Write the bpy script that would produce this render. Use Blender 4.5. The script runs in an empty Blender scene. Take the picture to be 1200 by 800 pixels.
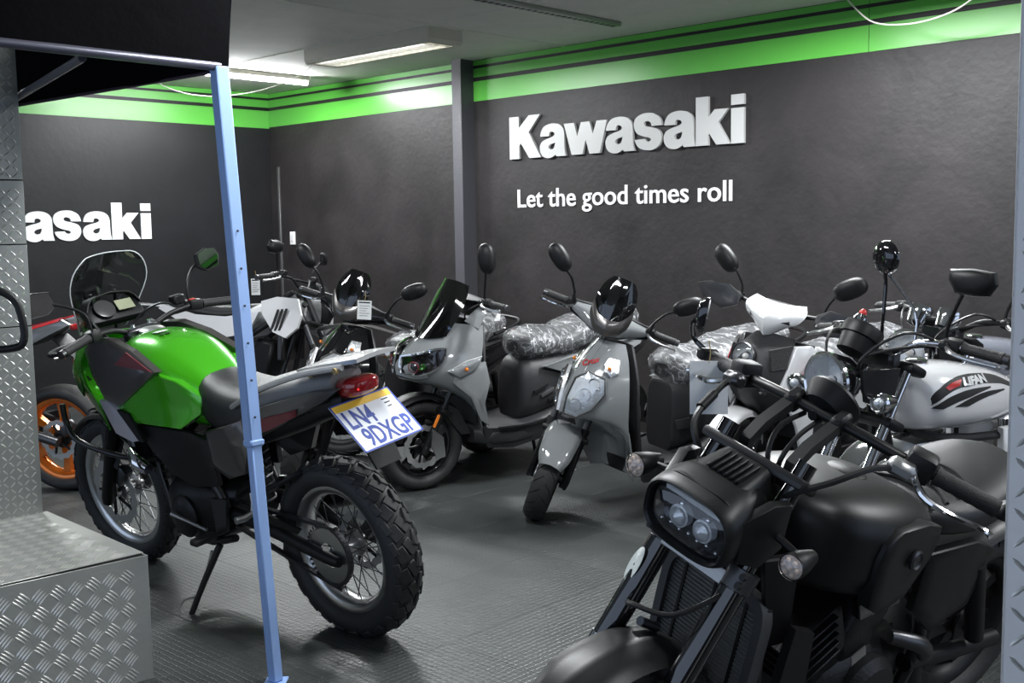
import bpy, bmesh, math, random
from mathutils import Matrix, Vector, noise
random.seed(7)
SC = bpy.context.scene
COL = SC.collection
PI = math.pi
# ------------------------------------------------------------------ camera, world, exposure
CAM_H = 1.43
cam_data = bpy.data.cameras.new('camera'); cam = bpy.data.objects.new('camera', cam_data); COL.objects.link(cam)
cam_data.sensor_width = 36.0; cam_data.lens = 39.0; cam_data.clip_start = 0.05
_R = Matrix(((0.9998775, 0.0156529, 0.0), (-0.0016117, 0.1029537, -0.9946848), (-0.0155697, 0.9945630, 0.1029663)))
cam.matrix_world = Matrix.Translation((0, 0, CAM_H)) @ _R.to_4x4()
SC.camera = cam
vs = SC.view_settings
vs.view_transform = 'Standard'; vs.look = 'None'; vs.gamma = 1.0; vs.use_curve_mapping = False
vs.exposure = 0.5
try: SC.cycles.use_denoising = True
except Exception: pass
world = bpy.data.worlds.new('daylight'); SC.world = world; world.use_nodes = True
_bg = world.node_tree.nodes['Background']; _bg.inputs[0].default_value = (0.62, 0.76, 1.0, 1); _bg.inputs[1].default_value = 0.8

# ------------------------------------------------------------------ room frame: r1 along the right wall, r2 towards it
ANG = math.atan2(-0.68894164, 0.72481682)
ROOM = Matrix.Rotation(ANG, 4, 'Z')
def room(r1, r2, z=0.0): return ROOM @ Vector((r1, r2, z))

# ------------------------------------------------------------------ materials
MATS = {}
def _bsdf(m): return m.node_tree.nodes['Principled BSDF']
def mat(name, col, rough=0.5, metal=0.0, coat=0.0, bump=0.0, bscale=60.0, var=0.06, vscale=9.0, spec=0.5, coat_rough=0.05, emit=None, estr=0.0, trans=0.0, sheen=0.0):
    if name in MATS: return MATS[name]
    m = bpy.data.materials.new(name); m.use_nodes = True; nt = m.node_tree; b = _bsdf(m)
    tc = nt.nodes.new('ShaderNodeTexCoord')
    nz = nt.nodes.new('ShaderNodeTexNoise'); nz.inputs['Scale'].default_value = vscale; nz.inputs['Detail'].default_value = 3.0
    nt.links.new(tc.outputs['Object'], nz.inputs['Vector'])
    mx = nt.nodes.new('ShaderNodeMix'); mx.data_type = 'RGBA'
    c = col
    mx.inputs[6].default_value = (c[0]*(1-var), c[1]*(1-var), c[2]*(1-var), 1)
    mx.inputs[7].default_value = (min(1, c[0]*(1+var)), min(1, c[1]*(1+var)), min(1, c[2]*(1+var)), 1)
    nt.links.new(nz.outputs['Fac'], mx.inputs[0]); nt.links.new(mx.outputs[2], b.inputs['Base Color'])
    b.inputs['Roughness'].default_value = rough; b.inputs['Metallic'].default_value = metal
    b.inputs['Coat Weight'].default_value = coat; b.inputs['Coat Roughness'].default_value = coat_rough
    b.inputs['Specular IOR Level'].default_value = spec
    b.inputs['Transmission Weight'].default_value = trans
    b.inputs['Sheen Weight'].default_value = sheen
    if emit: b.inputs['Emission Color'].default_value = (*emit, 1); b.inputs['Emission Strength'].default_value = estr
    if bump > 0:
        n2 = nt.nodes.new('ShaderNodeTexNoise'); n2.inputs['Scale'].default_value = bscale; n2.inputs['Detail'].default_value = 4.0
        nt.links.new(tc.outputs['Object'], n2.inputs['Vector'])
        bp = nt.nodes.new('ShaderNodeBump'); bp.inputs['Strength'].default_value = bump; bp.inputs['Distance'].default_value = 0.01
        nt.links.new(n2.outputs['Fac'], bp.inputs['Height']); nt.links.new(bp.outputs['Normal'], b.inputs['Normal'])
    MATS[name] = m
    return m
def thin(name, tint, fac, rough=0.03, bump=0.0, bscale=30.0, stretch=None):
    """thin clear sheet: transparent mixed with a glossy skin"""
    m = bpy.data.materials.new(name); m.use_nodes = True; nt = m.node_tree
    out = nt.nodes['Material Output']; nt.nodes.remove(nt.nodes['Principled BSDF'])
    t = nt.nodes.new('ShaderNodeBsdfTransparent'); t.inputs[0].default_value = (*tint, 1)
    g = nt.nodes.new('ShaderNodeBsdfGlossy'); g.inputs['Roughness'].default_value = rough
    fr = nt.nodes.new('ShaderNodeLayerWeight'); fr.inputs[0].default_value = 0.35
    ad = nt.nodes.new('ShaderNodeMath'); ad.operation = 'ADD'; ad.use_clamp = True; ad.inputs[1].default_value = fac
    ml = nt.nodes.new('ShaderNodeMath'); ml.operation = 'MULTIPLY'; ml.inputs[1].default_value = 0.8
    mx = nt.nodes.new('ShaderNodeMixShader')
    nt.links.new(fr.outputs['Fresnel'], ml.inputs[0]); nt.links.new(ml.outputs[0], ad.inputs[0]); nt.links.new(ad.outputs[0], mx.inputs[0])
    nt.links.new(t.outputs[0], mx.inputs[1]); nt.links.new(g.outputs[0], mx.inputs[2]); nt.links.new(mx.outputs[0], out.inputs[0])
    if bump > 0:
        tc = nt.nodes.new('ShaderNodeTexCoord'); mp = nt.nodes.new('ShaderNodeMapping'); mp.inputs['Scale'].default_value = stretch or (1, 1, 1)
        n2 = nt.nodes.new('ShaderNodeTexNoise'); n2.inputs['Scale'].default_value = bscale; n2.inputs['Detail'].default_value = 5.0; n2.inputs['Distortion'].default_value = 1.2
        nt.links.new(tc.outputs['Object'], mp.inputs[0]); nt.links.new(mp.outputs[0], n2.inputs['Vector'])
        bp = nt.nodes.new('ShaderNodeBump'); bp.inputs['Strength'].default_value = bump; bp.inputs['Distance'].default_value = 0.02
        nt.links.new(n2.outputs['Fac'], bp.inputs['Height']); nt.links.new(bp.outputs['Normal'], g.inputs['Normal']); nt.links.new(bp.outputs['Normal'], fr.inputs['Normal'])
    MATS[name] = m
    return m

M_BLACK = mat('satin black plastic', (0.007, 0.007, 0.0075), 0.45, spec=.32, bump=0.05, bscale=400)
M_MATTE = mat('matte black paint', (0.006, 0.0063, 0.0063), 0.40, spec=.4, coat=0.0, bump=0.0)
M_GLOSSBLK = mat('gloss black paint', (0.006, 0.006, 0.007), 0.08, coat=1.0)
M_FRAME = mat('black frame enamel', (0.012, 0.012, 0.013), 0.28)
M_ENGINE = mat('dark engine casting', (0.016, 0.016, 0.017), 0.4, metal=0.5, bump=0.15, bscale=120)
M_RUBBER = mat('tyre rubber', (0.020, 0.020, 0.020), 0.6, bump=0.12, bscale=200)
M_GRIP = mat('grip rubber', (0.012, 0.012, 0.012), 0.6, bump=0.3, bscale=300)
M_CHROME = mat('chrome', (0.8, 0.8, 0.82), 0.08, metal=1.0)
M_ALU = mat('brushed aluminium', (0.62, 0.62, 0.62), 0.28, metal=1.0, bump=0.05, bscale=200)
M_ALUDULL = mat('dull alloy', (0.45, 0.45, 0.45), 0.4, metal=1.0, bump=0.05, bscale=200)
M_STEEL = mat('steel', (0.55, 0.55, 0.55), 0.3, metal=0.75)
M_DKMETAL = mat('dark metal', (0.10, 0.10, 0.105), 0.35, metal=0.9)
M_GREEN = mat('candy green paint', (0.06, 0.42, 0.012), 0.22, coat=1.0, metal=0.35, var=0.03)
M_GREYMET = mat('graphite metallic paint', (0.085, 0.08, 0.077), 0.3, metal=0.5, coat=0.6)
M_SCGREY = mat('nardo grey paint', (0.21, 0.22, 0.225), 0.12, coat=1.0, var=0.02)
M_SCDARK = mat('charcoal grained plastic', (0.022, 0.022, 0.024), 0.5, bump=0.1, bscale=500)
M_SILVER = mat('silver paint', (0.5, 0.5, 0.5), 0.25, metal=0.6, coat=0.6)
M_WHITE = mat('white paint', (0.75, 0.75, 0.76), 0.15, coat=1.0, var=0.02)
M_RED = mat('red paint', (0.5, 0.02, 0.02), 0.2, coat=0.8)
M_DKRED = mat('dark red decal', (0.16, 0.02, 0.025), 0.35)
M_REDLENS = mat('red lens', (0.28, 0.006, 0.008), 0.08, coat=1.0)
M_ORANGE = mat('orange anodised rim', (0.75, 0.19, 0.02), 0.2, metal=0.5, coat=0.6)
M_AMBER = mat('amber lens', (0.75, 0.2, 0.02), 0.1, coat=1.0)
M_SEAT = mat('black seat vinyl', (0.014, 0.014, 0.015), 0.42, bump=0.15, bscale=500)
M_SEATGREY = mat('grey seat vinyl', (0.20, 0.20, 0.20), 0.5, bump=0.15, bscale=500)
M_MIRROR = mat('mirror glass', (0.85, 0.87, 0.87), 0.02, metal=1.0)
M_REFL = mat('headlight reflector', (0.85, 0.86, 0.88), 0.15, metal=0.4, bump=0.5, bscale=45)
M_DKREFL = mat('smoked reflector', (0.10, 0.10, 0.11), 0.15, metal=0.8, bump=0.3, bscale=45)
M_LCD = mat('lcd screen', (0.34, 0.36, 0.24), 0.25)
M_PAPER = mat('white card', (0.78, 0.78, 0.77), 0.7)
M_INK = mat('black print', (0.01, 0.01, 0.01), 0.6)
M_BLUEINK = mat('blue print', (0.03, 0.06, 0.30), 0.5)
M_YELLOW = mat('yellow print', (0.75, 0.47, 0.05), 0.5)
M_LEDW = mat('clear bulb', (0.9, 0.84, 0.78), 0.15, coat=1.0)
M_CLEAR = thin('clear lens', (0.97, 0.98, 0.98), 0.06)
M_SCREEN = thin('clear windscreen', (0.82, 0.85, 0.84), 0.05)
M_SMOKE = mat('smoked screen', (0.004, 0.004, 0.004), 0.03, coat=1.0)
def wrapmat():
    m = bpy.data.materials.new('crinkled plastic wrap'); m.use_nodes = True; nt = m.node_tree
    out = nt.nodes['Material Output']; b = _bsdf(m); b.inputs['Base Color'].default_value = (.62, .63, .65, 1); b.inputs['Roughness'].default_value = .12; b.inputs['Specular IOR Level'].default_value = .9
    tr = nt.nodes.new('ShaderNodeBsdfTransparent'); mx = nt.nodes.new('ShaderNodeMixShader')
    tc = nt.nodes.new('ShaderNodeTexCoord'); mp = nt.nodes.new('ShaderNodeMapping'); mp.inputs['Scale'].default_value = (1.7, .5, .8); mp.inputs['Rotation'].default_value = (.3, .5, .4)
    nt.links.new(tc.outputs['Object'], mp.inputs[0])
    mu = nt.nodes.new('ShaderNodeTexNoise'); mu.inputs['Scale'].default_value = 17; mu.inputs['Detail'].default_value = 4; mu.inputs['Distortion'].default_value = 0.7
    nt.links.new(mp.outputs[0], mu.inputs['Vector'])
    sb = nt.nodes.new('ShaderNodeMath'); sb.operation = 'SUBTRACT'; sb.inputs[1].default_value = .5; nt.links.new(mu.outputs['Fac'], sb.inputs[0])
    ab = nt.nodes.new('ShaderNodeMath'); ab.operation = 'ABSOLUTE'; nt.links.new(sb.outputs[0], ab.inputs[0])
    rp = nt.nodes.new('ShaderNodeValToRGB'); rp.color_ramp.elements[0].position = 0.0; rp.color_ramp.elements[0].color = (.62, .62, .62, 1); rp.color_ramp.elements[1].position = .04; rp.color_ramp.elements[1].color = (.13, .13, .13, 1)
    nt.links.new(ab.outputs[0], rp.inputs[0]); nt.links.new(rp.outputs[0], mx.inputs[0])
    bp = nt.nodes.new('ShaderNodeBump'); bp.inputs['Strength'].default_value = 1.0; bp.inputs['Distance'].default_value = .03
    nt.links.new(ab.outputs[0], bp.inputs['Height']); nt.links.new(bp.outputs['Normal'], b.inputs['Normal'])
    nt.links.new(tr.outputs[0], mx.inputs[1]); nt.links.new(b.outputs[0], mx.inputs[2]); nt.links.new(mx.outputs[0], out.inputs[0])
    MATS['crinkled plastic wrap'] = m
    return m
M_WRAP = wrapmat()
M_CABLE = mat('black cable', (0.012, 0.012, 0.012), 0.4)
M_PLUM = mat('bluish grey tank paint', (0.20, 0.21, 0.25), 0.15, coat=1.0)
M_COPPER = mat('price string', (0.35, 0.25, 0.1), 0.6)

# ------------------------------------------------------------------ mesh building
def cr(pts, k):
    """Catmull-Rom resampling of a polyline, k segments per span (works on points of any dimension)"""
    if k <= 1 or len(pts) < 3: return [tuple(p) for p in pts]
    n = len(pts); out = []
    for i in range(n-1):
        p0 = pts[max(i-1, 0)]; p1 = pts[i]; p2 = pts[i+1]; p3 = pts[min(i+2, n-1)]
        for j in range(k):
            t = j/k
            out.append(tuple(0.5*((2*b)+(-a+c)*t+(2*a-5*b+4*c-d)*t*t+(-a+3*b-3*c+d)*t**3) for a, b, c, d in zip(p0, p1, p2, p3)))
    out.append(tuple(pts[-1]))
    return out
def frames(P):
    """parallel-transport frames along a path"""
    P = [Vector(p) for p in P]; T = []
    for i in range(len(P)):
        a = P[max(i-1, 0)]; b = P[min(i+1, len(P)-1)]; t = (b-a)
        T.append(t.normalized() if t.length > 1e-9 else Vector((0, 0, 1)))
    u = T[0].orthogonal().normalized(); res = []
    for i, t in enumerate(T):
        if i: u = (T[i-1].rotation_difference(t)) @ u
        u = (u - t*u.dot(t)).normalized(); res.append((P[i], t, u, t.cross(u)))
    return res
def axisM(c, d, up=None):
    """matrix with local z along d at c"""
    z = Vector(d).normalized()
    if up is None: up = (0, 0, 1) if abs(z.z) < 0.95 else (1, 0, 0)
    x = Vector(up).cross(z).normalized(); y = z.cross(x)
    return Matrix(((x.x, y.x, z.x, c[0]), (x.y, y.y, z.y, c[1]), (x.z, y.z, z.z, c[2]), (0, 0, 0, 1)))
class G:
    def __init__(s): s.v = []; s.f = []
    def add(s, V, F, M=None):
        o = len(s.v)
        for p in V:
            p = Vector(p); s.v.append(M @ p if M is not None else p)
        s.f += [tuple(i+o for i in f) for f in F]
        return s
    def join(s, g, M=None): return s.add(g.v, g.f, M)
    def grid(s, rows, cu=False, cv=False, M=None, cap=False, flip=False):
        """rows of points -> quads; cu closes across rows, cv closes along each row, cap fills first and last row"""
        R = len(rows); C = len(rows[0]); V = [p for r in rows for p in r]; F = []
        for i in range(R if cu else R-1):
            for j in range(C if cv else C-1):
                a = i*C+j; b = i*C+(j+1) % C; c = ((i+1) % R)*C+(j+1) % C; d = ((i+1) % R)*C+j
                F.append((a, d, c, b) if flip else (a, b, c, d))
        if cap:
            f0 = tuple(range(C)); f1 = tuple((R-1)*C+j for j in range(C))
            F.append(f0 if flip else f0[::-1]); F.append(f1[::-1] if flip else f1)
        return s.add(V, F, M)
    def tube(s, path, r, n=10, k=1, cap=True, M=None):
        rr = r if isinstance(r, (list, tuple)) else [r]*len(path)
        q = cr([(*p, x) for p, x in zip(path, rr)], k)
        rows = []
        for (P, t, u, w), pr in zip(frames([x[:3] for x in q]), q):
            rows.append([P + (u*math.cos(2*PI*j/n) + w*math.sin(2*PI*j/n))*pr[3] for j in range(n)])
        return s.grid(rows, cv=True, cap=cap, M=M)
    def ribbon(s, path, w, t, side, k=1, M=None):
        """flat bar of width w (along vector side) and thickness t swept along a path"""
        q = cr(path, k); side = Vector(side).normalized(); rows = []
        for P, tt, u, v in frames(q):
            sd = (side - tt*side.dot(tt)).normalized(); nn = tt.cross(sd)
            rows.append([P+sd*w/2+nn*t/2, P-sd*w/2+nn*t/2, P-sd*w/2-nn*t/2, P+sd*w/2-nn*t/2])
        return s.grid(rows, cv=True, cap=True, M=M)
    def lathe(s, prof, c=(0, 0, 0), d=(0, 0, 1), n=32, M=None, sx=1.0, sy=1.0, up=None, cap=False):
        A = axisM(c, d, up); rows = []
        for r, h in prof:
            rows.append([A @ Vector((r*sx*math.cos(2*PI*j/n), r*sy*math.sin(2*PI*j/n), h)) for j in range(n)])
        return s.grid(rows, cv=True, M=M, cap=cap)
    def cyl(s, a, b, r, n=16, r2=None, M=None):
        return s.tube([a, b], [r, r if r2 is None else r2], n=n, M=M)
    def box(s, c, size, R=None, bev=0.0, seg=1, M=None):
        bm = bmesh.new(); bmesh.ops.create_cube(bm, size=1.0)
        bmesh.ops.scale(bm, vec=size, verts=bm.verts)
        if bev > 0: bmesh.ops.bevel(bm, geom=bm.edges[:], offset=bev, segments=seg, affect='EDGES', profile=0.5)
        T = Matrix.Translation(c)
        if R is not None: T = T @ (R.to_4x4() if len(R) == 3 else R)
        bm.verts.index_update()
        s.add([T @ v.co for v in bm.verts], [tuple(v.index for v in f.verts) for f in bm.faces], M); bm.free()
        return s
    def prism(s, poly, M, depth, holes=(), bev=0.0):
        """polygon in local xy extruded along local z from 0 to depth (holes allowed), optional chamfered front edge"""
        bm = bmesh.new(); edges = []
        loops = [poly] + list(holes)
        for lp in loops:
            vs_ = [bm.verts.new((p[0], p[1], 0)) for p in lp]
            for i in range(len(vs_)): edges.append(bm.edges.new((vs_[i], vs_[(i+1) % len(vs_)])))
        if holes: bmesh.ops.triangle_fill(bm, edges=edges, use_beauty=True)
        else: bm.faces.new(bm.verts[:])
        bmesh.ops.recalc_face_normals(bm, faces=bm.faces[:])
        r = bmesh.ops.extrude_face_region(bm, geom=bm.faces[:])
        top = [e for e in r['geom'] if isinstance(e, bmesh.types.BMVert)]
        for v in top: v.co.z += depth
        bmesh.ops.recalc_face_normals(bm, faces=bm.faces[:])
        if bev > 0:
            es = [e for e in bm.edges if abs(e.verts[0].co.z-depth) < 1e-6 and abs(e.verts[1].co.z-depth) < 1e-6 and e.calc_face_angle(0) > 1.0]
            bmesh.ops.bevel(bm, geom=es, offset=bev, segments=2, affect='EDGES', profile=0.5)
        bm.verts.index_update()
        s.add([M @ v.co for v in bm.verts], [tuple(v.index for v in f.verts) for f in bm.faces]); bm.free()
        return s
    def sheet(s, rows, th, ku=3, kv=3, mirror=False, M=None):
        """control grid -> smooth thick skin; rows run top to bottom, each row centre to edge when mirrored in y"""
        g = [cr(r, kv) for r in rows]
        cols = [cr([g[i][j] for i in range(len(g))], ku) for j in range(len(g[0]))]
        g = [[Vector(cols[j][i]) for j in range(len(cols))] for i in range(len(cols[0]))]
        if mirror: g = [[Vector((p.x, -p.y, p.z)) for p in r[:0:-1]] + r for r in g]
        R = len(g); C = len(g[0]); N = []
        for i in range(R):
            row = []
            for j in range(C):
                du = g[min(i+1, R-1)][j]-g[max(i-1, 0)][j]; dv = g[i][min(j+1, C-1)]-g[i][max(j-1, 0)]
                nn = du.cross(dv); row.append(nn.normalized() if nn.length > 1e-12 else Vector((0, 0, 1)))
            N.append(row)
        V = [p for r in g for p in r] + [g[i][j]-N[i][j]*th for i in range(R) for j in range(C)]; o = R*C; F = []
        for i in range(R-1):
            for j in range(C-1):
                a, b, c, d = i*C+j, i*C+j+1, (i+1)*C+j+1, (i+1)*C+j
                F += [(a, d, c, b), (a+o, b+o, c+o, d+o)]
        bd = [j for j in range(C)] + [i*C+C-1 for i in range(1, R)] + [(R-1)*C+j for j in range(C-2, -1, -1)] + [i*C for i in range(R-2, 0, -1)]
        for q in range(len(bd)):
            a, b = bd[q], bd[(q+1) % len(bd)]; F.append((a, b, b+o, a+o))
        return s.add(V, F, M)
    def ball(s, c, r, n=16, m=10, M=None):
        r = r if isinstance(r, (tuple, list)) else (r, r, r)
        rows = [[(c[0]+r[0]*math.sin(PI*i/m)*math.cos(2*PI*j/n), c[1]+r[1]*math.sin(PI*i/m)*math.sin(2*PI*j/n), c[2]+r[2]*math.cos(PI*i/m)) for j in range(n)] for i in range(m+1)]
        return s.grid(rows, cv=True, M=M)
def ring(x, zc, hw, hh, p=2.4, n=20, yc=0.0, top=1.0, bot=1.0):
    """superellipse cross-section in the yz plane at x (p: squareness; top / bot: height factors)"""
    out = []
    for j in range(n):
        a = 2*PI*j/n; ca, sa = math.cos(a), math.sin(a)
        y = hw*math.copysign(abs(ca)**(2/p), ca); z = hh*math.copysign(abs(sa)**(2/p), sa)*(top if sa > 0 else bot)
        out.append((x, yc+y, zc+z))
    return out
def loft(secs, k=3, n=20, p=2.4):
    """secs: (x, zc, hw, hh[, p]) -> lofted smooth body"""
    q = cr([(s[0], s[1], s[2], s[3], s[4] if len(s) > 4 else p) for s in secs], k)
    return G().grid([ring(a, b, max(c, .002), max(d, .002), max(e, 1.2), n) for a, b, c, d, e in q], cv=True, cap=True)
def mk(name, g, m, parent=None, sharp=38, M=None, smooth=True):
    me = bpy.data.meshes.new(name); me.from_pydata([tuple(v) for v in g.v], [], g.f); me.validate()
    bm = bmesh.new(); bm.from_mesh(me)
    bmesh.ops.remove_doubles(bm, verts=bm.verts, dist=1e-6); bmesh.ops.recalc_face_normals(bm, faces=bm.faces)
    bm.to_mesh(me); bm.free()
    if smooth:
        me.shade_smooth(); me.set_sharp_from_angle(angle=math.radians(sharp))
    for x in (m if isinstance(m, (list, tuple)) else [m]): me.materials.append(x)
    o = bpy.data.objects.new(name, me); COL.objects.link(o)
    if parent is not None: o.parent = parent
    if M is not None: o.matrix_local = M
    return o
def tag(o, label=None, cat=None, group=None, kind=None):
    if label: o['label'] = label
    if cat: o['category'] = cat
    if group: o['group'] = group
    if kind: o['kind'] = kind
    return o
def empty(name, M, label, cat, group=None):
    o = bpy.data.objects.new(name, None); o.empty_display_size = 0.1; COL.objects.link(o); o.matrix_world = M
    return tag(o, label, cat, group)
def text_mesh(s, size, depth=0.0, offset=0.0, sx=1.0, space=1.0, shear=0.0):
    """lettering in the built-in font as a G, baseline on x, extruded along z"""
    cu = bpy.data.curves.new('lettering', 'FONT'); cu.body = s; cu.size = size; cu.extrude = depth/2; cu.offset = offset; cu.space_character = space; cu.shear = shear; cu.resolution_u = 4
    o = bpy.data.objects.new('lettering', cu); COL.objects.link(o)
    dg = bpy.context.evaluated_depsgraph_get(); me = bpy.data.meshes.new_from_object(o.evaluated_get(dg))
    g = G().add([(v.co.x*sx, v.co.y, v.co.z) for v in me.vertices], [tuple(p.vertices) for p in me.polygons])
    bpy.data.objects.remove(o); bpy.data.curves.remove(cu); bpy.data.meshes.remove(me)
    return g
def copy_tree(o, parent=None):
    c = o.copy(); COL.objects.link(c)
    if parent is not None: c.parent = parent; c.matrix_parent_inverse = o.matrix_parent_inverse
    for ch in o.children: copy_tree(ch, c)
    return c
# ------------------------------------------------------------------ the room
def wallmat(name, c1, c2, rough, scale, bump):
    m = bpy.data.materials.new(name); m.use_nodes = True; nt = m.node_tree; b = _bsdf(m)
    tc = nt.nodes.new('ShaderNodeTexCoord')
    n1 = nt.nodes.new('ShaderNodeTexNoise'); n1.inputs['Scale'].default_value = scale; n1.inputs['Detail'].default_value = 6; n1.inputs['Roughness'].default_value = 0.65; n1.inputs['Distortion'].default_value = 0.6
    nt.links.new(tc.outputs['Object'], n1.inputs['Vector'])
    r = nt.nodes.new('ShaderNodeValToRGB'); r.color_ramp.elements[0].position = 0.32; r.color_ramp.elements[1].position = 0.72
    r.color_ramp.elements[0].color = (*c1, 1); r.color_ramp.elements[1].color = (*c2, 1)
    nt.links.new(n1.outputs['Fac'], r.inputs[0]); nt.links.new(r.outputs[0], b.inputs['Base Color'])
    b.inputs['Roughness'].default_value = rough; b.inputs['Specular IOR Level'].default_value = .3
    n2 = nt.nodes.new('ShaderNodeTexNoise'); n2.inputs['Scale'].default_value = 22; n2.inputs['Detail'].default_value = 7
    nt.links.new(tc.outputs['Object'], n2.inputs['Vector'])
    bp = nt.nodes.new('ShaderNodeBump'); bp.inputs['Strength'].default_value = bump; bp.inputs['Distance'].default_value = 0.012
    nt.links.new(n2.outputs['Fac'], bp.inputs['Height']); nt.links.new(bp.outputs['Normal'], b.inputs['Normal'])
    return m
M_WALLR = wallmat('black plaster paint', (0.015, 0.0135, 0.0137), (0.032, 0.028, 0.0285), 0.5, 2.2, 0.22)
M_WALLL = wallmat('black smooth wall paint', (0.009, 0.009, 0.010), (0.014, 0.014, 0.0155), 0.42, 3.0, 0.12)
M_CEIL = wallmat('off white ceiling board', (0.60, 0.60, 0.55), (0.68, 0.68, 0.63), 0.7, 4.0, 0.05)
M_BAND = mat('green band paint', (0.10, 0.43, 0.055), 0.32, var=0.02)
def tilemat():
    m = bpy.data.materials.new('grey rubber hexagon tile'); m.use_nodes = True; nt = m.node_tree; b = _bsdf(m)
    tc = nt.nodes.new('ShaderNodeTexCoord')
    mp = nt.nodes.new('ShaderNodeMapping'); mp.inputs['Scale'].default_value = (1.0, 1.0, 0.0); nt.links.new(tc.outputs['Object'], mp.inputs[0])
    vo = nt.nodes.new('ShaderNodeTexVoronoi'); vo.inputs['Scale'].default_value = 42; vo.inputs['Randomness'].default_value = 0.18; vo.feature = 'DISTANCE_TO_EDGE'
    nt.links.new(mp.outputs[0], vo.inputs['Vector'])
    rp = nt.nodes.new('ShaderNodeValToRGB'); rp.color_ramp.elements[0].position = 0.03; rp.color_ramp.elements[1].position = 0.16
    nt.links.new(vo.outputs['Distance'], rp.inputs[0])
    bp = nt.nodes.new('ShaderNodeBump'); bp.inputs['Strength'].default_value = 0.45; bp.inputs['Distance'].default_value = 0.004
    nt.links.new(rp.outputs[0], bp.inputs['Height']); nt.links.new(bp.outputs['Normal'], b.inputs['Normal'])
    oi = nt.nodes.new('ShaderNodeObjectInfo')
    nz = nt.nodes.new('ShaderNodeTexNoise'); nz.inputs['Scale'].default_value = 3.0; nz.inputs['Detail'].default_value = 5; nt.links.new(tc.outputs['Object'], nz.inputs['Vector'])
    ad = nt.nodes.new('ShaderNodeMath'); ad.operation = 'MULTIPLY_ADD'; ad.inputs[1].default_value = 0.25
    nt.links.new(oi.outputs['Random'], ad.inputs[0]); nt.links.new(nz.outputs['Fac'], ad.inputs[2])
    r2 = nt.nodes.new('ShaderNodeValToRGB'); r2.color_ramp.elements[0].color = (0.027, 0.030, 0.029, 1); r2.color_ramp.elements[1].color = (0.047, 0.052, 0.050, 1)
    r2.color_ramp.elements[0].position = 0.3; r2.color_ramp.elements[1].position = 0.9
    nt.links.new(ad.outputs[0], r2.inputs[0]); nt.links.new(r2.outputs[0], b.inputs['Base Color'])
    b.inputs['Roughness'].default_value = 0.42
    return m
M_TILE = tilemat()
CEIL_Z = 2.705
R1A, R1B, R2A, R2B = -8.95, 3.0, -2.0, 6.14
def rbox(lo, hi, bev=0.0):
    c = [(a+b)/2 for a, b in zip(lo, hi)]; return G().box(c, [abs(b-a) for a, b in zip(lo, hi)], bev=bev)
def struct(name, g, m, parent=None):
    o = mk(name, g, m, parent, M=ROOM if parent is None else None)
    if parent is None: o['kind'] = 'structure'
    return o
floor = struct('floor', rbox((R1A-.1, -3.2, -0.12), (4.5, R2B+.1, -0.008)), mat('screed', (0.03, 0.03, 0.03), 0.8))
tag(floor, 'dark grey rubber tiled showroom floor', 'floor')
TP = 0.489
tile_g = G().box((0, 0, -0.005), (TP-0.0012, TP-0.0012, 0.010), bev=0.0008); tile_me = None
i0, i1 = math.ceil((R1A+2.725)/TP), 6
for i in range(i0, i1):
    for j in range(-6, 8):
        x0 = -2.725+i*TP; y0 = 2.535+j*TP; 
        if y0+TP > R2B+.02 or x0 < R1A-.02: continue
        w = room(x0+TP/2, y0+TP/2)
        if w.y < 1.2 or abs(w.x) > 0.62*w.y+0.9: continue
        if tile_me is None:
            t = mk('tile', tile_g, M_TILE, floor); tile_me = t.data
        else:
            t = bpy.data.objects.new('tile', tile_me); COL.objects.link(t); t.parent = floor
        t.location = (x0+TP/2, y0+TP/2, 0)
wall_r = struct('wall_right', rbox((R1A-.1, R2B, -.1), (R1B, R2B+.1, CEIL_Z+.1)), M_WALLR)
tag(wall_r, 'black painted plaster wall with green striped band', 'wall')
wall_l = struct('wall_back', rbox((R1A-.1, R2A, -.1), (R1A, R2B, CEIL_Z+.1)), M_WALLL)
tag(wall_l, 'black painted back wall with green striped band', 'wall')
ceil = struct('ceiling', rbox((R1A-.1, R2A, CEIL_Z), (R1B, R2B+.1, CEIL_Z+.08)), M_CEIL)
tag(ceil, 'pale grey board ceiling', 'ceiling')
mk('joint_strip', rbox((-5.3, 2.0, CEIL_Z-.004), (-5.27, R2B, CEIL_Z)), M_CEIL, ceil)
mk('joint_strip', rbox((R1A, 4.83, CEIL_Z-.004), (R1B, 4.85, CEIL_Z)), M_CEIL, ceil)
wall_blk = mk('wall_blocker', rbox((.15, -1.45, -.01), (5.5, -1.3, CEIL_Z+.05)), mat('dark daylight blocker', (.05, .05, .05), .6)); wall_blk['kind'] = 'structure'  # added out of view to keep daylight off the black bobber
tag(wall_blk, 'dark daylight blocker added behind the camera, out of view', 'wall')
# green strips, each a thin painted board
for z0, z1 in ((2.395, 2.545), (2.576, 2.642), (2.664, CEIL_Z-.004)):
    for a, b in ((R1A, -6.30), (-6.20, -2.977), (-2.973, R1B)):
        mk('green_strip', rbox((a, R2B-.004, z0), (b, R2B, z1)), M_BAND, wall_r)
    dz = -.012 if z0 < 2.5 else 0
    mk('green_strip', rbox((R1A, R2A, z0+dz), (R1A+.004, R2B-.004, z1)), M_BAND, wall_l)
column = struct('trim_1', rbox((-6.30, 6.00, 0), (-6.20, R2B, CEIL_Z)), mat('column paint', (0.055, 0.055, 0.062), 0.5, bump=.1))
tag(column, 'narrow dark grey column against the right wall', 'column')
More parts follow.
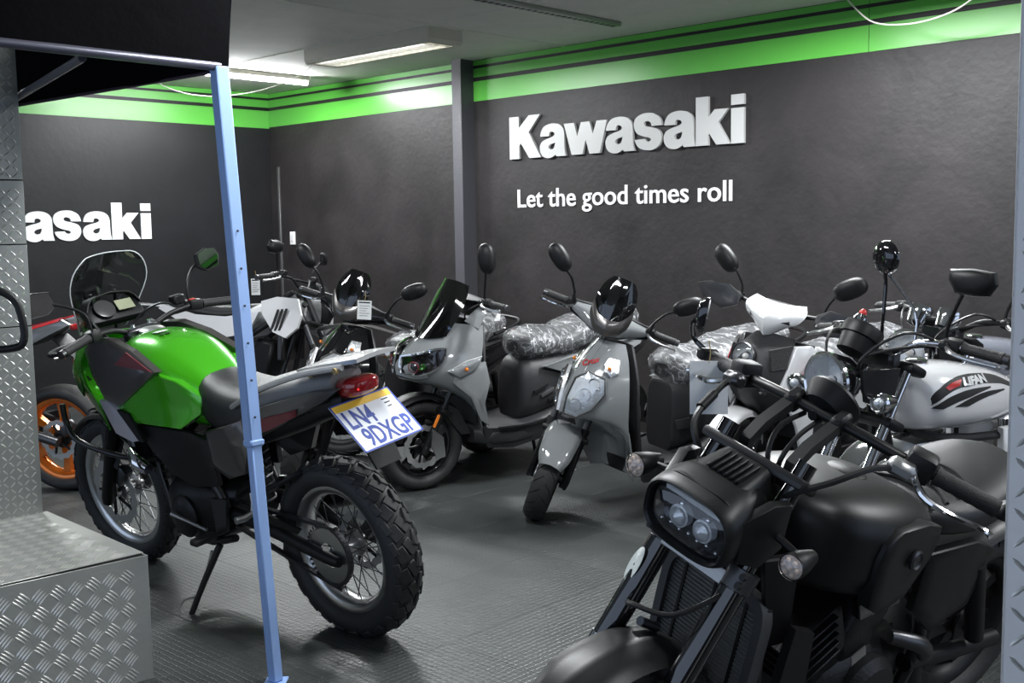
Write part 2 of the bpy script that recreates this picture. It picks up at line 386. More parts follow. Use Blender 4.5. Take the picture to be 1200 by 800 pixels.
# vertical conduit in the corner and the socket by it
t = struct('trim_2', rbox((-8.83, R2B-.02, 0.0), (-8.80, R2B, 2.02), bev=.004), mat('conduit paint', (0.06, 0.06, 0.06), 0.4)); tag(t, 'thin dark cable conduit running up beside the corner', 'conduit')
so = empty('wall_socket', ROOM @ Matrix.Translation((-8.63, R2B, 1.355)), 'small white socket plate on the black wall near the corner', 'socket')
mk('face_plate', G().box((0, -.006, 0), (.075, .012, .12), bev=.003), M_PAPER, so)
mk('switch', G().box((0, -.014, .0), (.04, .008, .06), bev=.002), M_WHITE, so)

# ------------------------------------------------------------------ wall lettering
def smooth_loop(lp, sharp):
    """closed outline: rounds the runs of vertices not listed as sharp"""
    n = len(lp); out = []
    for i in range(n):
        p0, p1, p2, p3 = lp[i-1], lp[i], lp[(i+1) % n], lp[(i+2) % n]
        if i in sharp: p0 = p1
        if (i+1) % n in sharp: p3 = p2
        st = 1 if (i in sharp and (i+1) % n in sharp) else 4
        for j in range(st):
            t = j/st
            out.append(tuple(0.5*((2*b)+(-a+c)*t+(2*a-5*b+4*c-d)*t*t+(-a+3*b-3*c+d)*t**3) for a, b, c, d in zip(p0, p1, p2, p3)))
    return out
LT = {
 'K': ([(0,311),(96,311),(96,228),(197,313),(308,313),(195,191),(314,2),(198,2),(116,113),(98,97),(98,1),(0,1)], None),
 'a': ([(5,150),(12,179),(36,214),(77,232),(131,237),(185,227),(221,202),(235,165),(237,102),(239,47),(250,0),(162,0),(150,13),(121,-3),(84,-9),(39,1),(10,28),(0,63),(5,90),(26,114),(70,130),(108,139),(135,148),(145,161),(135,174),(114,180),(97,173),(91,148)], {0,10,11,12,27}),
 'w': ([(0,226),(96,226),(124,129),(160,226),(237,226),(267,140),(302,226),(393,226),(329,2),(236,2),(200,103),(172,2),(72,2)], None),
 's': ([(148,155),(232,155),(225,184),(206,214),(164,237),(122,244),(65,239),(18,217),(0,184),(4,147),(29,111),(86,89),(128,79),(143,66),(128,54),(104,58),(89,74),(7,71),(18,43),(50,12),(114,-4),(170,1),(209,26),(228,64),(223,103),(199,130),(143,148),(100,157),(85,172),(93,186),(118,189),(141,177)], {0,1,16,17}),
 'k': ([(0,309),(94,309),(94,176),(143,224),(244,223),(169,140),(257,1),(155,1),(102,74),(94,62),(94,0),(0,0)], None),
 'i': ([(0,220),(93,220),(93,0),(0,0)], None)}
HOLE_A = [(150,100),(104,89),(87,74),(91,60),(111,52),(135,59),(146,81)]
DOT_I = [(0,304),(93,304),(93,240),(0,240)]
SPELL = [('K', 0), ('a', 304), ('w', 537), ('a', 917), ('s', 1164), ('a', 1410), ('k', 1665), ('i', 1930)]
def sign(M, m, label, depth):
    s = empty('wall_sign', M, label, 'sign')
    for ch, x in SPELL:
        pts, sh = LT[ch]
        lp = pts if sh is None else smooth_loop(pts, sh)
        f = lambda L: [((a+x)/1000, b/1000) for a, b in L]
        g = G().prism(f(lp), Matrix.Identity(4), depth, [f(smooth_loop(HOLE_A, {0}))] if ch == 'a' else ())
        if ch == 'i': g.prism(f(DOT_I), Matrix.Identity(4), depth)
        mk('letter', g, m, s, sharp=30)
    return s
def wallframe(o, d1, nrm):
    """local x along the wall, y up, z out of the wall"""
    x = (ROOM.to_3x3() @ Vector(d1)); z = (ROOM.to_3x3() @ Vector(nrm)); y = Vector((0, 0, 1))
    return Matrix(((x.x, y.x, z.x, o.x), (x.y, y.y, z.y, o.y), (x.z, y.z, z.z, o.z), (0, 0, 0, 1)))
M_LETTER = mat('silver white acrylic lettering', (0.50, 0.50, 0.49), 0.3, metal=0.15, var=0.02)
M_LETTERW = mat('white vinyl lettering', (0.82, 0.82, 0.82), 0.45, var=0.01)
sign(wallframe(room(-5.808, R2B, 1.93), (1, 0, 0), (0, -1, 0)), M_LETTER, 'large silver raised lettering on the wall above the tagline', 0.022)
sign(wallframe(room(R1A, 2.855, 1.374), (0, 1, 0), (1, 0, 0)), M_LETTERW, 'large white lettering on the back wall, partly hidden by the tread plate', 0.012)
tl = empty('wall_tagline', wallframe(room(-5.761, R2B, 1.573), (1, 0, 0), (0, -1, 0)), 'small white tagline lettering under the large silver lettering', 'sign')
full = text_mesh('Let the good times roll', 0.19, 0.008); W = max(v.x for v in full.v); kx = 1.88/W
x = 0.0
for wd in ('Let', 'the', 'good', 'times', 'roll'):
    pre = text_mesh('Let the good times roll'[:'Let the good times roll'.index(wd)] + '.', 0.19, 0.0); g = text_mesh(wd, 0.19, 0.008, offset=0.0015)
    dot = text_mesh('.', 0.19, 0.0)
    off = max(v.x for v in pre.v) - max(v.x for v in dot.v)
    mk('word', g, M_LETTERW, tl, M=Matrix.Translation((off*kx, 0, .004)) @ Matrix.Diagonal((kx, 1, 1, 1)), smooth=False)

# ------------------------------------------------------------------ ceiling lights
M_TUBE = mat('lit fluorescent tube', (1, 1, 1), 0.4, emit=(0.93, 0.97, 1.0), estr=7.0)
M_FIX = mat('cream fitting enamel', (0.55, 0.52, 0.44), 0.4)
M_LOUVRE = mat('aluminium louvre', (0.75, 0.75, 0.75), 0.15, metal=1.0)
def area(name, M, sx, sy, power, col=(0.95, 0.98, 1.0), parent=None):
    l = bpy.data.lights.new(name, 'AREA'); l.shape = 'RECTANGLE'; l.size = sx; l.size_y = sy; l.energy = power; l.color = col
    o = bpy.data.objects.new(name, l); COL.objects.link(o)
    if parent is not None: o.parent = parent; o.matrix_local = M
    else: o.matrix_world = M
    return o
def louvre_light(r1, r2, label, power):
    t = empty('ceiling_light', ROOM @ Matrix.Translation((r1, r2, CEIL_Z)), label, 'ceiling light', 'louvred fluorescent ceiling lights')
    L, Wd, Hh = 1.32, .30, .095
    g = G()
    # tapered housing open underneath
    out0 = [(-L/2, -Wd/2), (L/2, -Wd/2), (L/2, Wd/2), (-L/2, Wd/2)]
    rows = [[(a, b, 0) for a, b in out0], [(a, b, -Hh*.75) for a, b in out0], [(a*.985, b*.94, -Hh) for a, b in out0], [(a*.93, b*.72, -Hh) for a, b in out0], [(a*.93, b*.72, -.02) for a, b in out0]]
    g.grid(rows, cv=True, cap=True); mk('housing', g, M_FIX, t, sharp=20)
    for y in (-.055, .055): mk('tube', G().cyl((-.58, y, -.045), (.58, y, -.045), .013, 12), M_TUBE, t)
    for q in range(17): mk('louvre_slat', G().box((-.576+q*.072, 0, -Hh+.012), (.004, .21, .03)), M_LOUVRE, t)
    mk('louvre_rail', G().box((0, 0, -Hh+.012), (1.2, .008, .032)), M_LOUVRE, t)
    area('ceiling_light_glow', Matrix.Translation((0, 0, -Hh-.004)), 1.15, .2, power, parent=t)
    return t
louvre_light(-5.99, 5.03, 'cream louvred light fitting on the ceiling left of the dark column', 60)
louvre_light(-2.67, 5.03, 'louvred light fitting at the top edge above the silver lettering', 105)
louvre_light(-2.67, 2.3, 'louvred light fitting overhead out of view above the black motorcycle', 52)
louvre_light(-5.99, 2.2, 'louvred light fitting overhead out of view above the canopy', 42)
louvre_light(.65, 2.3, 'added fill light, a louvred fitting out of view right of the camera', 26)  # unseen lamp added to brighten the left side of the roadsters
louvre_light(.65, 5.03, 'added fill light, a louvred fitting out of view beyond the tread plate pillar', 70)  # another unseen lamp, added as fill from the right
bt = empty('ceiling_tube_light', ROOM @ Matrix.Translation((-7.73, 5.10, CEIL_Z)), 'bare glowing fluorescent tube on the ceiling by the back corner', 'ceiling light')
mk('batten', G().box((0, 0, -.02), (.05, 1.22, .04), bev=.004), M_FIX, bt)
mk('tube', G().cyl((0, -.59, -.06), (0, .59, -.06), .014, 12), mat('bare lit tube', (1, 1, 1), .4, emit=(.95, .97, 1.0), estr=130.0), bt)
for s in (-1, 1): mk('lamp_holder', G().box((0, s*.6, -.045), (.03, .02, .05), bev=.003), M_FIX, bt)
area('ceiling_tube_glow', Matrix.Translation((0, 0, -.08)), .04, 1.15, 45, parent=bt)
tr = empty('ceiling_batten', ROOM @ Matrix.Translation((-4.45, 5.05, CEIL_Z)), 'unlit slotted metal batten on the ceiling in front of the lettering', 'batten')
mk('channel', G().box((0, 0, -.014), (.07, 1.3, .028), bev=.006), M_ALUDULL, tr)
for q in range(24): mk('slot', G().box((0, -.6+q*.052, -.0285), (.03, .03, .003), bev=.001), M_BLACK, tr)
# loose cables under the ceiling
M_WCABLE = mat('white flex', (0.6, 0.58, 0.52), 0.5)
c = mk('hanging_cable', G().tube([room(-3.02, R2B-.25, 2.70), room(-2.93, R2B-.27, 2.60), room(-2.80, R2B-.30, 2.50), room(-2.60, R2B-.33, 2.462), room(-2.40, R2B-.36, 2.475), room(-2.25, R2B-.38, 2.53), room(-2.08, R2B-.40, 2.66), room(-2.05, R2B-.40, 2.70)], .0045, 8, 5), M_WCABLE)
tag(c, 'loose pale flex drooping from the ceiling in front of the right wall', 'cable')
c = mk('hanging_cable', G().tube([room(-7.7, 4.15, 2.66), room(-7.7, 4.35, 2.52), room(-7.65, 4.65, 2.46), room(-7.5, 5.0, 2.50), room(-7.2, 5.2, 2.6), room(-6.75, 5.1, 2.69)], .004, 8, 5), M_WCABLE)
tag(c, 'white flex looping from the bare tube to the louvred fitting', 'cable')

# ------------------------------------------------------------------ tread plate cladding
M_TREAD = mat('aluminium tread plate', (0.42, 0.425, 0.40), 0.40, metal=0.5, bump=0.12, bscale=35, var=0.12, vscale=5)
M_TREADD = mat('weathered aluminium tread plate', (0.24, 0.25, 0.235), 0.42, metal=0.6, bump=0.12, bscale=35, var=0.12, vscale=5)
M_WORN = mat('worn bright tread bar', (0.72, 0.71, 0.67), 0.3, metal=0.6, var=.1)
def lug(L, Wd, h):
    """one raised lens shaped tread bar along x"""
    V = [(-L/2, 0, 0), (-L/4, -Wd/2, 0), (L/4, -Wd/2, 0), (L/2, 0, 0), (L/4, Wd/2, 0), (-L/4, Wd/2, 0), (-L/4, 0, h), (L/4, 0, h)]
    F = [(0, 1, 6), (1, 2, 7, 6), (2, 3, 7), (3, 4, 7), (4, 5, 6, 7), (5, 0, 6)]
    return V, F
def treads(w, h, pitch, bars, L, Wd, hh, x0=0.0, y0=0.0):
    """lugs on a w x h rectangle in local xy, alternating diagonals"""
    g = G(); V, F = lug(L, Wd, hh); nx, ny = int(w/pitch), int(h/pitch)
    for i in range(nx):
        for j in range(ny):
            a = PI/4 if (i+j) % 2 else -PI/4
            c, s = math.cos(a), math.sin(a)
            for b in range(bars):
                o = (b-(bars-1)/2)*Wd*1.55
                cx = x0+(i+.5)*pitch - s*o; cy = y0+(j+.5)*pitch + c*o
                g.add([(cx+c*x-s*y, cy+s*x+c*y, z) for x, y, z in V], F)
    return g
def plate_panel(name, M, w, h, pitch, bars, L, Wd, hh, m, parent, mb=None):
    o = mk(name, G().box((w/2, h/2, -.002), (w, h, .004), bev=.001), m, parent, M=M)
    t = mk('tread_bars', treads(w-.006, h-.006, pitch, bars, L, Wd, hh, .003, .003), mb or M_WORN, o, sharp=25); t['kind'] = 'stuff'
    return o
def frameM(o, x, y):
    x = Vector(x).normalized(); y = Vector(y).normalized(); z = x.cross(y)
    return Matrix(((x.x, y.x, z.x, o[0]), (x.y, y.y, z.y, o[1]), (x.z, y.z, z.z, o[2]), (0, 0, 0, 1)))
# the low step box: corner at (-1.17, 3.44)
BX = Vector((-1.172, 3.45, 0)); BH = 0.41
d_front = Vector((-0.74, -0.67, 0)).normalized(); d_back = Vector((-0.725, 0.689, 0)).normalized()
bx = empty('tread_plate_step', Matrix.Translation(BX), 'low step box clad in five-bar tread plate beside the gazebo pole', 'step')
Lf, Lb = 0.85, 0.77
p0, p1, p2, p3 = Vector((0, 0, 0)), d_front*Lf, d_front*Lf+d_back*Lb, d_back*Lb
core = [p0, p1, p2, p3]; inn = [p*0.99 + (p0+p1+p2+p3)/4*0.01 for p in core]
mk('core', G().grid([[(p.x, p.y, .0) for p in inn], [(p.x, p.y, BH-.006) for p in inn]], cv=True, cap=True), M_BLACK, bx)
plate_panel('front_panel', frameM(p1, -d_front, (0, 0, 1)), Lf, BH-.003, .0535, 4, .044, .0065, .0018, M_TREAD, bx)
plate_panel('side_panel', frameM(p0, d_back, (0, 0, 1)), Lb, BH-.003, .0535, 4, .044, .0065, .0018, M_TREAD, bx)
tm = frameM(p1+Vector((0, 0, BH)), -d_front, d_back)
plate_panel('top_panel', tm, Lf, Lb, .0535, 4, .044, .0065, .0018, M_TREAD, bx)
# tall clad partition behind the step (three sheets with dark joints)
pt = empty('tread_plate_partition', Matrix.Translation((-1.738, 4.005, 0)), 'tall partition clad in diamond tread plate at the left edge', 'partition')
dx = Vector((-0.74, -0.67, 0)).normalized(); nz = Vector((0, 0, 1)); PW = 0.8
back = Vector((-dx.y, dx.x, 0)); back = back if back.y > 0 else -back
mk('core', G().grid([[(0, 0, 0), dx*PW, dx*PW+back*.08, back*.08], [(0, 0, 2.2), dx*PW+Vector((0, 0, 2.2)), dx*PW+back*.08+Vector((0, 0, 2.2)), back*.08+Vector((0, 0, 2.2))]], cv=True, cap=True, M=Matrix.Translation(-back*-.006)), M_BLACK, pt)
for z0, z1 in ((.0, 1.098), (1.102, 1.392), (1.396, 1.62), (1.624, 2.2)):
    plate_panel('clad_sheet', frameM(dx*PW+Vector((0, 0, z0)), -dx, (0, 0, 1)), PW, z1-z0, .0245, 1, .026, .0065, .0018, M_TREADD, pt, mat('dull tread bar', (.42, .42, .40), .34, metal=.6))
# pillar at the right edge, close to the camera
pl = empty('tread_plate_pillar', Matrix.Translation((0.597, 1.32, 0)), 'bright tread plate clad pillar at the right edge', 'pillar')
pdx = Vector((0.885, -0.465, 0)).normalized(); pdb = Vector((0.465, 0.885, 0)).normalized()
mk('core', G().grid([[(0, 0, 0), pdx*.4, pdx*.4+pdb*.22, pdb*.22], [(0, 0, CEIL_Z), pdx*.4+nz*CEIL_Z, pdx*.4+pdb*.22+nz*CEIL_Z, pdb*.22+nz*CEIL_Z]], cv=True, cap=True, M=Matrix.Translation((pdx+pdb)*.004)), M_BLACK, pl)
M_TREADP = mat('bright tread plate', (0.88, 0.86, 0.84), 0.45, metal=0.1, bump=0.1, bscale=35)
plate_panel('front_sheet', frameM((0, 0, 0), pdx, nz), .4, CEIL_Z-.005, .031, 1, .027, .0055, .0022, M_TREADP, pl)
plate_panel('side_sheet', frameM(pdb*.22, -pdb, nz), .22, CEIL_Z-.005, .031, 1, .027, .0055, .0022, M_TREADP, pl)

# ------------------------------------------------------------------ gazebo with black canopy
M_POLE = mat('powder coat with daylight blue', (0.27, 0.41, 0.72), 0.45, var=0.03)  # the blue of the daylight is put into the coat colour
M_CANOPY = mat('black canopy cloth', (0.0035, 0.0035, 0.0042), 0.95, bump=0.35, bscale=14, spec=.05)
gz = empty('gazebo', Matrix.Translation((-0.768, 3.40, 0)), 'pop-up gazebo with black cloth canopy on a pale blue leg', 'gazebo')
O = Vector((-0.768, 3.40, 0))
def hexpost(g, a, b, r):
    return g.tube([a, b], r, n=4)
topP = Vector((-0.885, 3.47, 1.93)) - O
def leg_at(t): return Vector((0, 0, .006)).lerp(topP, t)
fr_ = [leg_at(0), leg_at(.40), leg_at(1.0)]
def sqpost(a, b, w):
    A = axisM(a, Vector(b)-Vector(a), up=room(0, 1, 0)); L_ = (Vector(b)-Vector(a)).length
    return G().box((0, 0, L_/2), (w, w, L_), bev=.004, M=A)
mk('leg', sqpost(fr_[0], fr_[1], .036), M_POLE, gz)
mk('leg_sleeve', sqpost(fr_[1]-Vector((0, 0, .02)), fr_[2], .044), M_POLE, gz)
mk('collar', sqpost(leg_at(.392), leg_at(.402), .050), M_POLE, gz)
mk('foot_plate', G().box((0, 0, .003), (.07, .07, .006), bev=.002), M_POLE, gz)
for q in range(6):
    p = leg_at(.44+q*.06); mk('adjust_hole', G().cyl(p+Vector((.016, -.021, 0)), p+Vector((.017, -.0225, 0)), .004, 8), M_DKMETAL, gz)
nearD = Vector((-0.66, -0.751, 0)); farD = Vector((-0.765, 0.644, 0))
cT = topP + Vector((.022, .02, 0))
# near side cloth: hangs from the roof edge down to the hem bar
def cloth(a, d, L, zlo, zhi, dep, wave, seed):
    rows = []
    for i in range(25):
        s = i/24*L; col = []
        for j in range(7):
            t = j/6; z = zlo+(zhi-zlo)*t
            n_ = noise.noise(Vector((s*3+seed, t*1.2, seed)))*wave
            q = a + d*s + Vector((-d.y, d.x, 0))*(n_+dep*t)
            col.append((q.x, q.y, z-n_*.4))
        rows.append(col)
    return rows
g = G().sheet(cloth(cT, nearD, 1.7, 1.925, 2.36, .05, .012, 1.3), .003, 1, 1); mk('canopy_side', g, M_CANOPY, gz, sharp=80)
g = G().sheet(cloth(cT, farD, 1.75, 1.925, 2.36, -.05, .012, 5.1), .003, 1, 1); mk('canopy_side', g, M_CANOPY, gz, sharp=80)
apex = cT + nearD*.85 + farD*.87 + Vector((0, 0, .9))
e0, e1, e2 = cT+Vector((0, 0, .43)), cT+nearD*1.7+Vector((0, 0, .43)), cT+farD*1.75+Vector((0, 0, .43)); e3 = cT+nearD*1.7+farD*1.75+Vector((0, 0, .43))
mk('canopy_roof', G().add([e0, e1, e3, e2, apex], [(0, 1, 4), (1, 2, 4), (2, 3, 4), (3, 0, 4)]), M_CANOPY, gz, smooth=False)
mk('hem_bar', G().tube([cT+nearD*.03, cT+nearD*1.7], .014, 10), mat('hem bar', (0.10, 0.10, 0.13), .3, metal=.4), gz)
mk('hem', G().tube([cT+farD*.02-Vector((0, 0, .005)), cT+farD*1.75-Vector((0, 0, .005))], .006, 8), mat('purple grey hem', (0.035, 0.02, 0.035), .6), gz)
mk('truss_bar', G().tube([Vector((-1.206, 3.215, 1.925))-O, Vector((-1.93, 4.33, 1.925))-O], .013, 10), mat('truss bar', (0.10, 0.10, 0.13), .3, metal=.4), gz)
# black tubular stand on the step, its bent loop reaching into view
hd = empty('tube_stand', Matrix.Translation((-1.60, 3.11, BH)), 'black bent tube stand at the left edge in front of the tread plate', 'stand')
lp = [Vector(p)-Vector((-1.60, 3.11, BH)) for p in [(-1.60, 3.12, 1.290), (-1.475, 3.13, 1.280), (-1.415, 3.14, 1.252), (-1.392, 3.14, 1.205), (-1.388, 3.14, 1.13), (-1.43, 3.13, 1.107), (-1.60, 3.10, 1.107)]]
mk('loop', G().tube(lp, .011, 10, 5), M_BLACK, hd)
mk('post', G().cyl((0, 0, .012), (0, 0, .90), .014, 12), M_BLACK, hd)
mk('base_plate', G().box((0, 0, .009), (.10, .10, .012), R=Matrix.Rotation(.75, 3, 'Z'), bev=.003), M_BLACK, hd)
# ------------------------------------------------------------------ motorcycle construction kit (x forward, y to the rider's left, z up; front axle above the origin)
class Bike:
    def __init__(s, name, label, cat, x, y, heading, lean, head=(-.34, 1.0), rake=25.0, steer=0.0, group=None, z=0.0):
        M = Matrix.Translation((x, y, z)) @ Matrix.Rotation(math.radians(heading), 4, 'Z') @ Matrix.Rotation(-math.radians(lean), 4, 'X')
        s.root = empty(name, M, label, cat, group)
        a = Vector((-math.sin(math.radians(rake)), 0, math.cos(math.radians(rake)))); h = Vector((head[0], 0, head[1]))
        s.S = Matrix.Translation(h) @ Matrix.Rotation(math.radians(steer), 4, a) @ Matrix.Translation(-h)
        s.ax = a; s.h = h; s.rake = math.radians(rake); s.n = name; s.off = None
    def p(s, name, g, m, st=False, par=None, sharp=38, label=None):
        if s.off is not None: g.v = [v+s.off for v in g.v]
        if st:
            for i, v in enumerate(g.v): g.v[i] = s.S @ v
        o = mk(name, g, m, par if par is not None else s.root, sharp=sharp)
        if label: o['label'] = label
        return o
def settle(B, wb):
    """tips the bike about its rear contact until the front tyre rests on the floor"""
    bpy.context.view_layer.update()
    W = B.root.matrix_world
    low = lambda nm: min((W @ v.co).z for o in B.root.children if o.name.split('.')[0] == nm for v in o.data.vertices)
    lr = low('rear_tyre'); B.root.location.z -= lr
    lf = low('front_tyre')-lr
    R_ = Matrix.Translation((-wb, 0, 0)) @ Matrix.Rotation(lf/wb, 4, 'Y') @ Matrix.Translation((wb, 0, 0))
    bpy.context.view_layer.update()
    B.root.matrix_world = B.root.matrix_world @ R_
def mir(pts): return [(p[0], -p[1], p[2]) for p in pts]
def shield(pts, th=.01, bulge=.012, inset=.72):
    """domed panel from a 3D outline"""
    P = [Vector(p) for p in pts]; c = sum(P, Vector())/len(P); n = Vector()
    for i in range(len(P)): n += (P[i]-c).cross(P[(i+1) % len(P)]-c)
    n.normalize()
    mid = [c+(p-c)*inset+n*bulge*.8 for p in P]; sm = [c+(p-c)*.35+n*bulge for p in P]
    edge = [c+(p-c)*.97+n*min(th*.35, .004) for p in P]; bk = [p-n*th for p in P]
    g = G().grid([bk, P, edge, mid, sm], cv=True, cap=True)
    return g
def sideshield(B, name, pts, m, th=.01, bulge=.012, st=False, both=True, par=None):
    """panel given on the left side (y>0), mirrored to the right"""
    a = Vector(pts[1])-Vector(pts[0]); nn = Vector()
    c = sum((Vector(p) for p in pts), Vector())/len(pts)
    for i in range(len(pts)): nn += (Vector(pts[i])-c).cross(Vector(pts[(i+1) % len(pts)])-c)
    if nn.y < 0: pts = pts[::-1]
    o = B.p(name, shield(pts, th, bulge), m, st, par)
    if both: B.p(name, shield(mir(pts)[::-1], th, bulge), m, st, par)
    return o
def tyre_prof(R, w, rr, n=18, flat=1.0):
    rc = (R+rr)/2; hr = (R-rr)/2; pr = []
    for i in range(n+1):
        a = math.radians(-148+296*i/n)
        ca, sa = math.cos(a), math.sin(a)
        pr.append((rc+hr*math.copysign(abs(ca)**.85, ca), w/2*math.copysign(abs(sa)**flat, sa)))
    return pr
def wheel(B, x, z, R, w, rr, st=False, style='spoke', rim=M_ALU, hub=M_ALUDULL, disc=1, dr=.13, tread=None, nspk=5, which='front', spk=None, petal=14, rimw=None):
    c = (x, 0, z); ax = (0, 1, 0)
    g = G().lathe(tyre_prof(R, w, rr), c, ax, 56)
    ty = B.p(which+'_tyre', g, M_RUBBER, st)
    if tread == 'block':
        g = G(); N = 26
        for i in range(N):
            for row, (off, da, bw, bl, sk) in enumerate(((.27, 0, .040, .054, .35), (-.27, .5, .040, .054, -.35), (.0, .25, .034, .058, .5), (.46, .35, .024, .048, .2), (-.46, .85, .024, .048, -.2))):
                a = 2*PI*(i+da)/N
                ang = off*2.0
                rc_ = (R+rr)/2; hr = (R-rr)/2
                rad = rc_+hr*math.cos(ang)**.85; yy = w/2*math.sin(ang)
                T = Matrix.Translation((x+rad*math.sin(a), yy, z+rad*math.cos(a))) @ Matrix.Rotation(a, 4, 'Y') @ Matrix.Rotation(-ang, 4, 'X') @ Matrix.Rotation(sk, 4, 'Z')
                g.box((0, 0, .0), (bl, bw, .011), bev=.0025, M=T)
        B.p('tread_blocks', g, M_RUBBER, st, ty)['kind'] = 'stuff'
    elif tread == 'groove':
        g = G()
        for i in range(22):
            for s in (-1, 1):
                a0 = 2*PI*(i+(.5 if s > 0 else 0))/22; path = []
                for q in range(5):
                    a = a0+q*.055; ang = s*(.18+q*.26); rc_ = (R+rr)/2; hr = (R-rr)/2
                    rad = rc_+hr*math.cos(ang)**.85+.0006; yy = w/2*math.sin(ang)
                    path.append((x+rad*math.sin(a), yy, z+rad*math.cos(a)))
                g.tube(path, .0022, 5)
        B.p('tread_grooves', g, mat('tread groove', (0.004, 0.004, 0.004), .9), st, ty)['kind'] = 'stuff'
    rw = (rimw or w*.62)/2
    g = G().lathe([(rr+.008, -rw), (rr+.010, -rw*.9), (rr-.006, -rw*.82), (rr-.016, -rw*.5), (rr-.022, 0), (rr-.016, rw*.5), (rr-.006, rw*.82), (rr+.010, rw*.9), (rr+.008, rw), (rr-.004, rw), (rr-.018, rw*.8), (rr-.030, rw*.25), (rr-.030, -rw*.25), (rr-.018, -rw*.8), (rr-.004, -rw), (rr+.008, -rw)], c, ax, 56)
    rm = B.p(which+'_rim', g, rim, st)
    hg = G().lathe([(.012, -.075), (.022, -.07), (.024, -.05), (.05, -.042), (.05, -.034), (.026, -.028), (.026, .028), (.05, .034), (.05, .042), (.024, .05), (.022, .07), (.012, .075)], c, ax, 24, cap=True)
    B.p('hub', hg, hub, st, rm)
    if style == 'spoke':
        g = G(); N = 36
        for i in range(N):
            sgn = 1 if i % 2 else -1; sk = .55 if (i//2) % 2 else -.55
            a = 2*PI*i/N; b = a+sk
            g.tube([(x+.045*math.sin(b), sgn*.038, z+.045*math.cos(b)), (x+(rr-.024)*math.sin(a), sgn*.006, z+(rr-.024)*math.cos(a))], .0021, 5)
        B.p('spokes', g, spk or M_STEEL, st, rm)['kind'] = 'stuff'
    else:
        for i in range(nspk):
            a = 2*PI*i/nspk
            T = Matrix.Translation(c) @ Matrix.Rotation(a, 4, 'Y')
            rows = [[(-.024, -.022, .03), (.024, -.022, .03), (.024, .022, .03), (-.024, .022, .03)],
                    [(-.016, -.016, rr*.55), (.016, -.016, rr*.55), (.016, .016, rr*.55), (-.016, .016, rr*.55)],
                    [(-.026, -.02, rr-.015), (.026, -.02, rr-.015), (.026, .02, rr-.015), (-.026, .02, rr-.015)]]
            g = G().grid(rows, cv=True, cap=True, M=T); B.p('spoke', g, rim, st, rm)
    if disc:
        y = disc*.062; g = G(); n = 84
        ro = [dr*(1+.035*math.cos(petal*2*PI*j/n)) for j in range(n)]; ri = [dr*.74*(1+.03*math.cos(petal*2*PI*j/n)) for j in range(n)]
        f = lambda rs, yy: [(x+rs[j]*math.sin(2*PI*j/n), yy, z+rs[j]*math.cos(2*PI*j/n)) for j in range(n)]
        g.grid([f(ri, y-.002), f(ro, y-.002), f(ro, y+.002), f(ri, y+.002)], cu=True, cv=True)
        d = B.p('brake_disc', g, M_STEEL, st, rm)
        g = G()
        for i in range(5):
            a = 2*PI*i/5
            g.tube([(x+.03*math.sin(a), y, z+.03*math.cos(a)), (x+dr*.78*math.sin(a+.3), y, z+dr*.78*math.cos(a+.3))], .007, 6)
        B.p('disc_carrier', g, M_BLACK, st, rm)
        g = G().box((x-dr*.62, y+.004*disc, z+dr*.62), (.10, .05, .055), R=Matrix.Rotation(.78, 3, 'Y'), bev=.012, seg=2)
        B.p('brake_caliper', g, M_DKMETAL, st)
    return ty
def prism_at(poly, c, nrm, th, up=None, bev=.0):
    return G().prism(poly, axisM(c, nrm, up), th, bev=bev)
def ellipse(a, b, n=24, p=2.0, rot=0.0):
    out = []
    for j in range(n):
        t = 2*PI*j/n; ct, st_ = math.cos(t), math.sin(t)
        u = a*math.copysign(abs(ct)**(2/p), ct); v = b*math.copysign(abs(st_)**(2/p), st_)
        out.append((u*math.cos(rot)-v*math.sin(rot), u*math.sin(rot)+v*math.cos(rot)))
    return out
def mirror_part(B, stem, c, nrm, poly, depth=.035, st=True, m=M_BLACK, sr=.006, glass=M_MIRROR):
    stem = list(stem) + [tuple(Vector(c)-Vector(nrm).normalized()*depth*.55)]
    """stem path, head centre, nrm points from the glass to the rider"""
    n = Vector(nrm).normalized(); A = axisM(c, n)
    P = [Vector((a, b, 0)) for a, b in poly]; ctr = sum(P, Vector())/len(P)
    rows = [[ctr+(p-ctr)*k+Vector((0, 0, dz)) for p in P] for k, dz in ((.9, .002), (1.0, .004), (1.02, -.004), (.94, -depth*.5), (.72, -depth*.85), (.35, -depth))]
    h = B.p('mirror_housing', G().grid(rows, cv=True, cap=True, M=A), m, st)
    gl = G().grid([[ctr+(p-ctr)*.9+Vector((0, 0, .0045)) for p in P]], cv=True)
    gl = G().add([A @ (ctr+(p-ctr)*.92+Vector((0, 0, .0046))) for p in P] + [A @ (ctr+(p-ctr)*.92+Vector((0, 0, .003))) for p in P], [tuple(range(len(P))), tuple(range(2*len(P)-1, len(P)-1, -1))])
    B.p('mirror_glass', gl, glass, st, h)
    B.p('mirror_stem', G().tube(stem, sr, 8, 4), m, st)
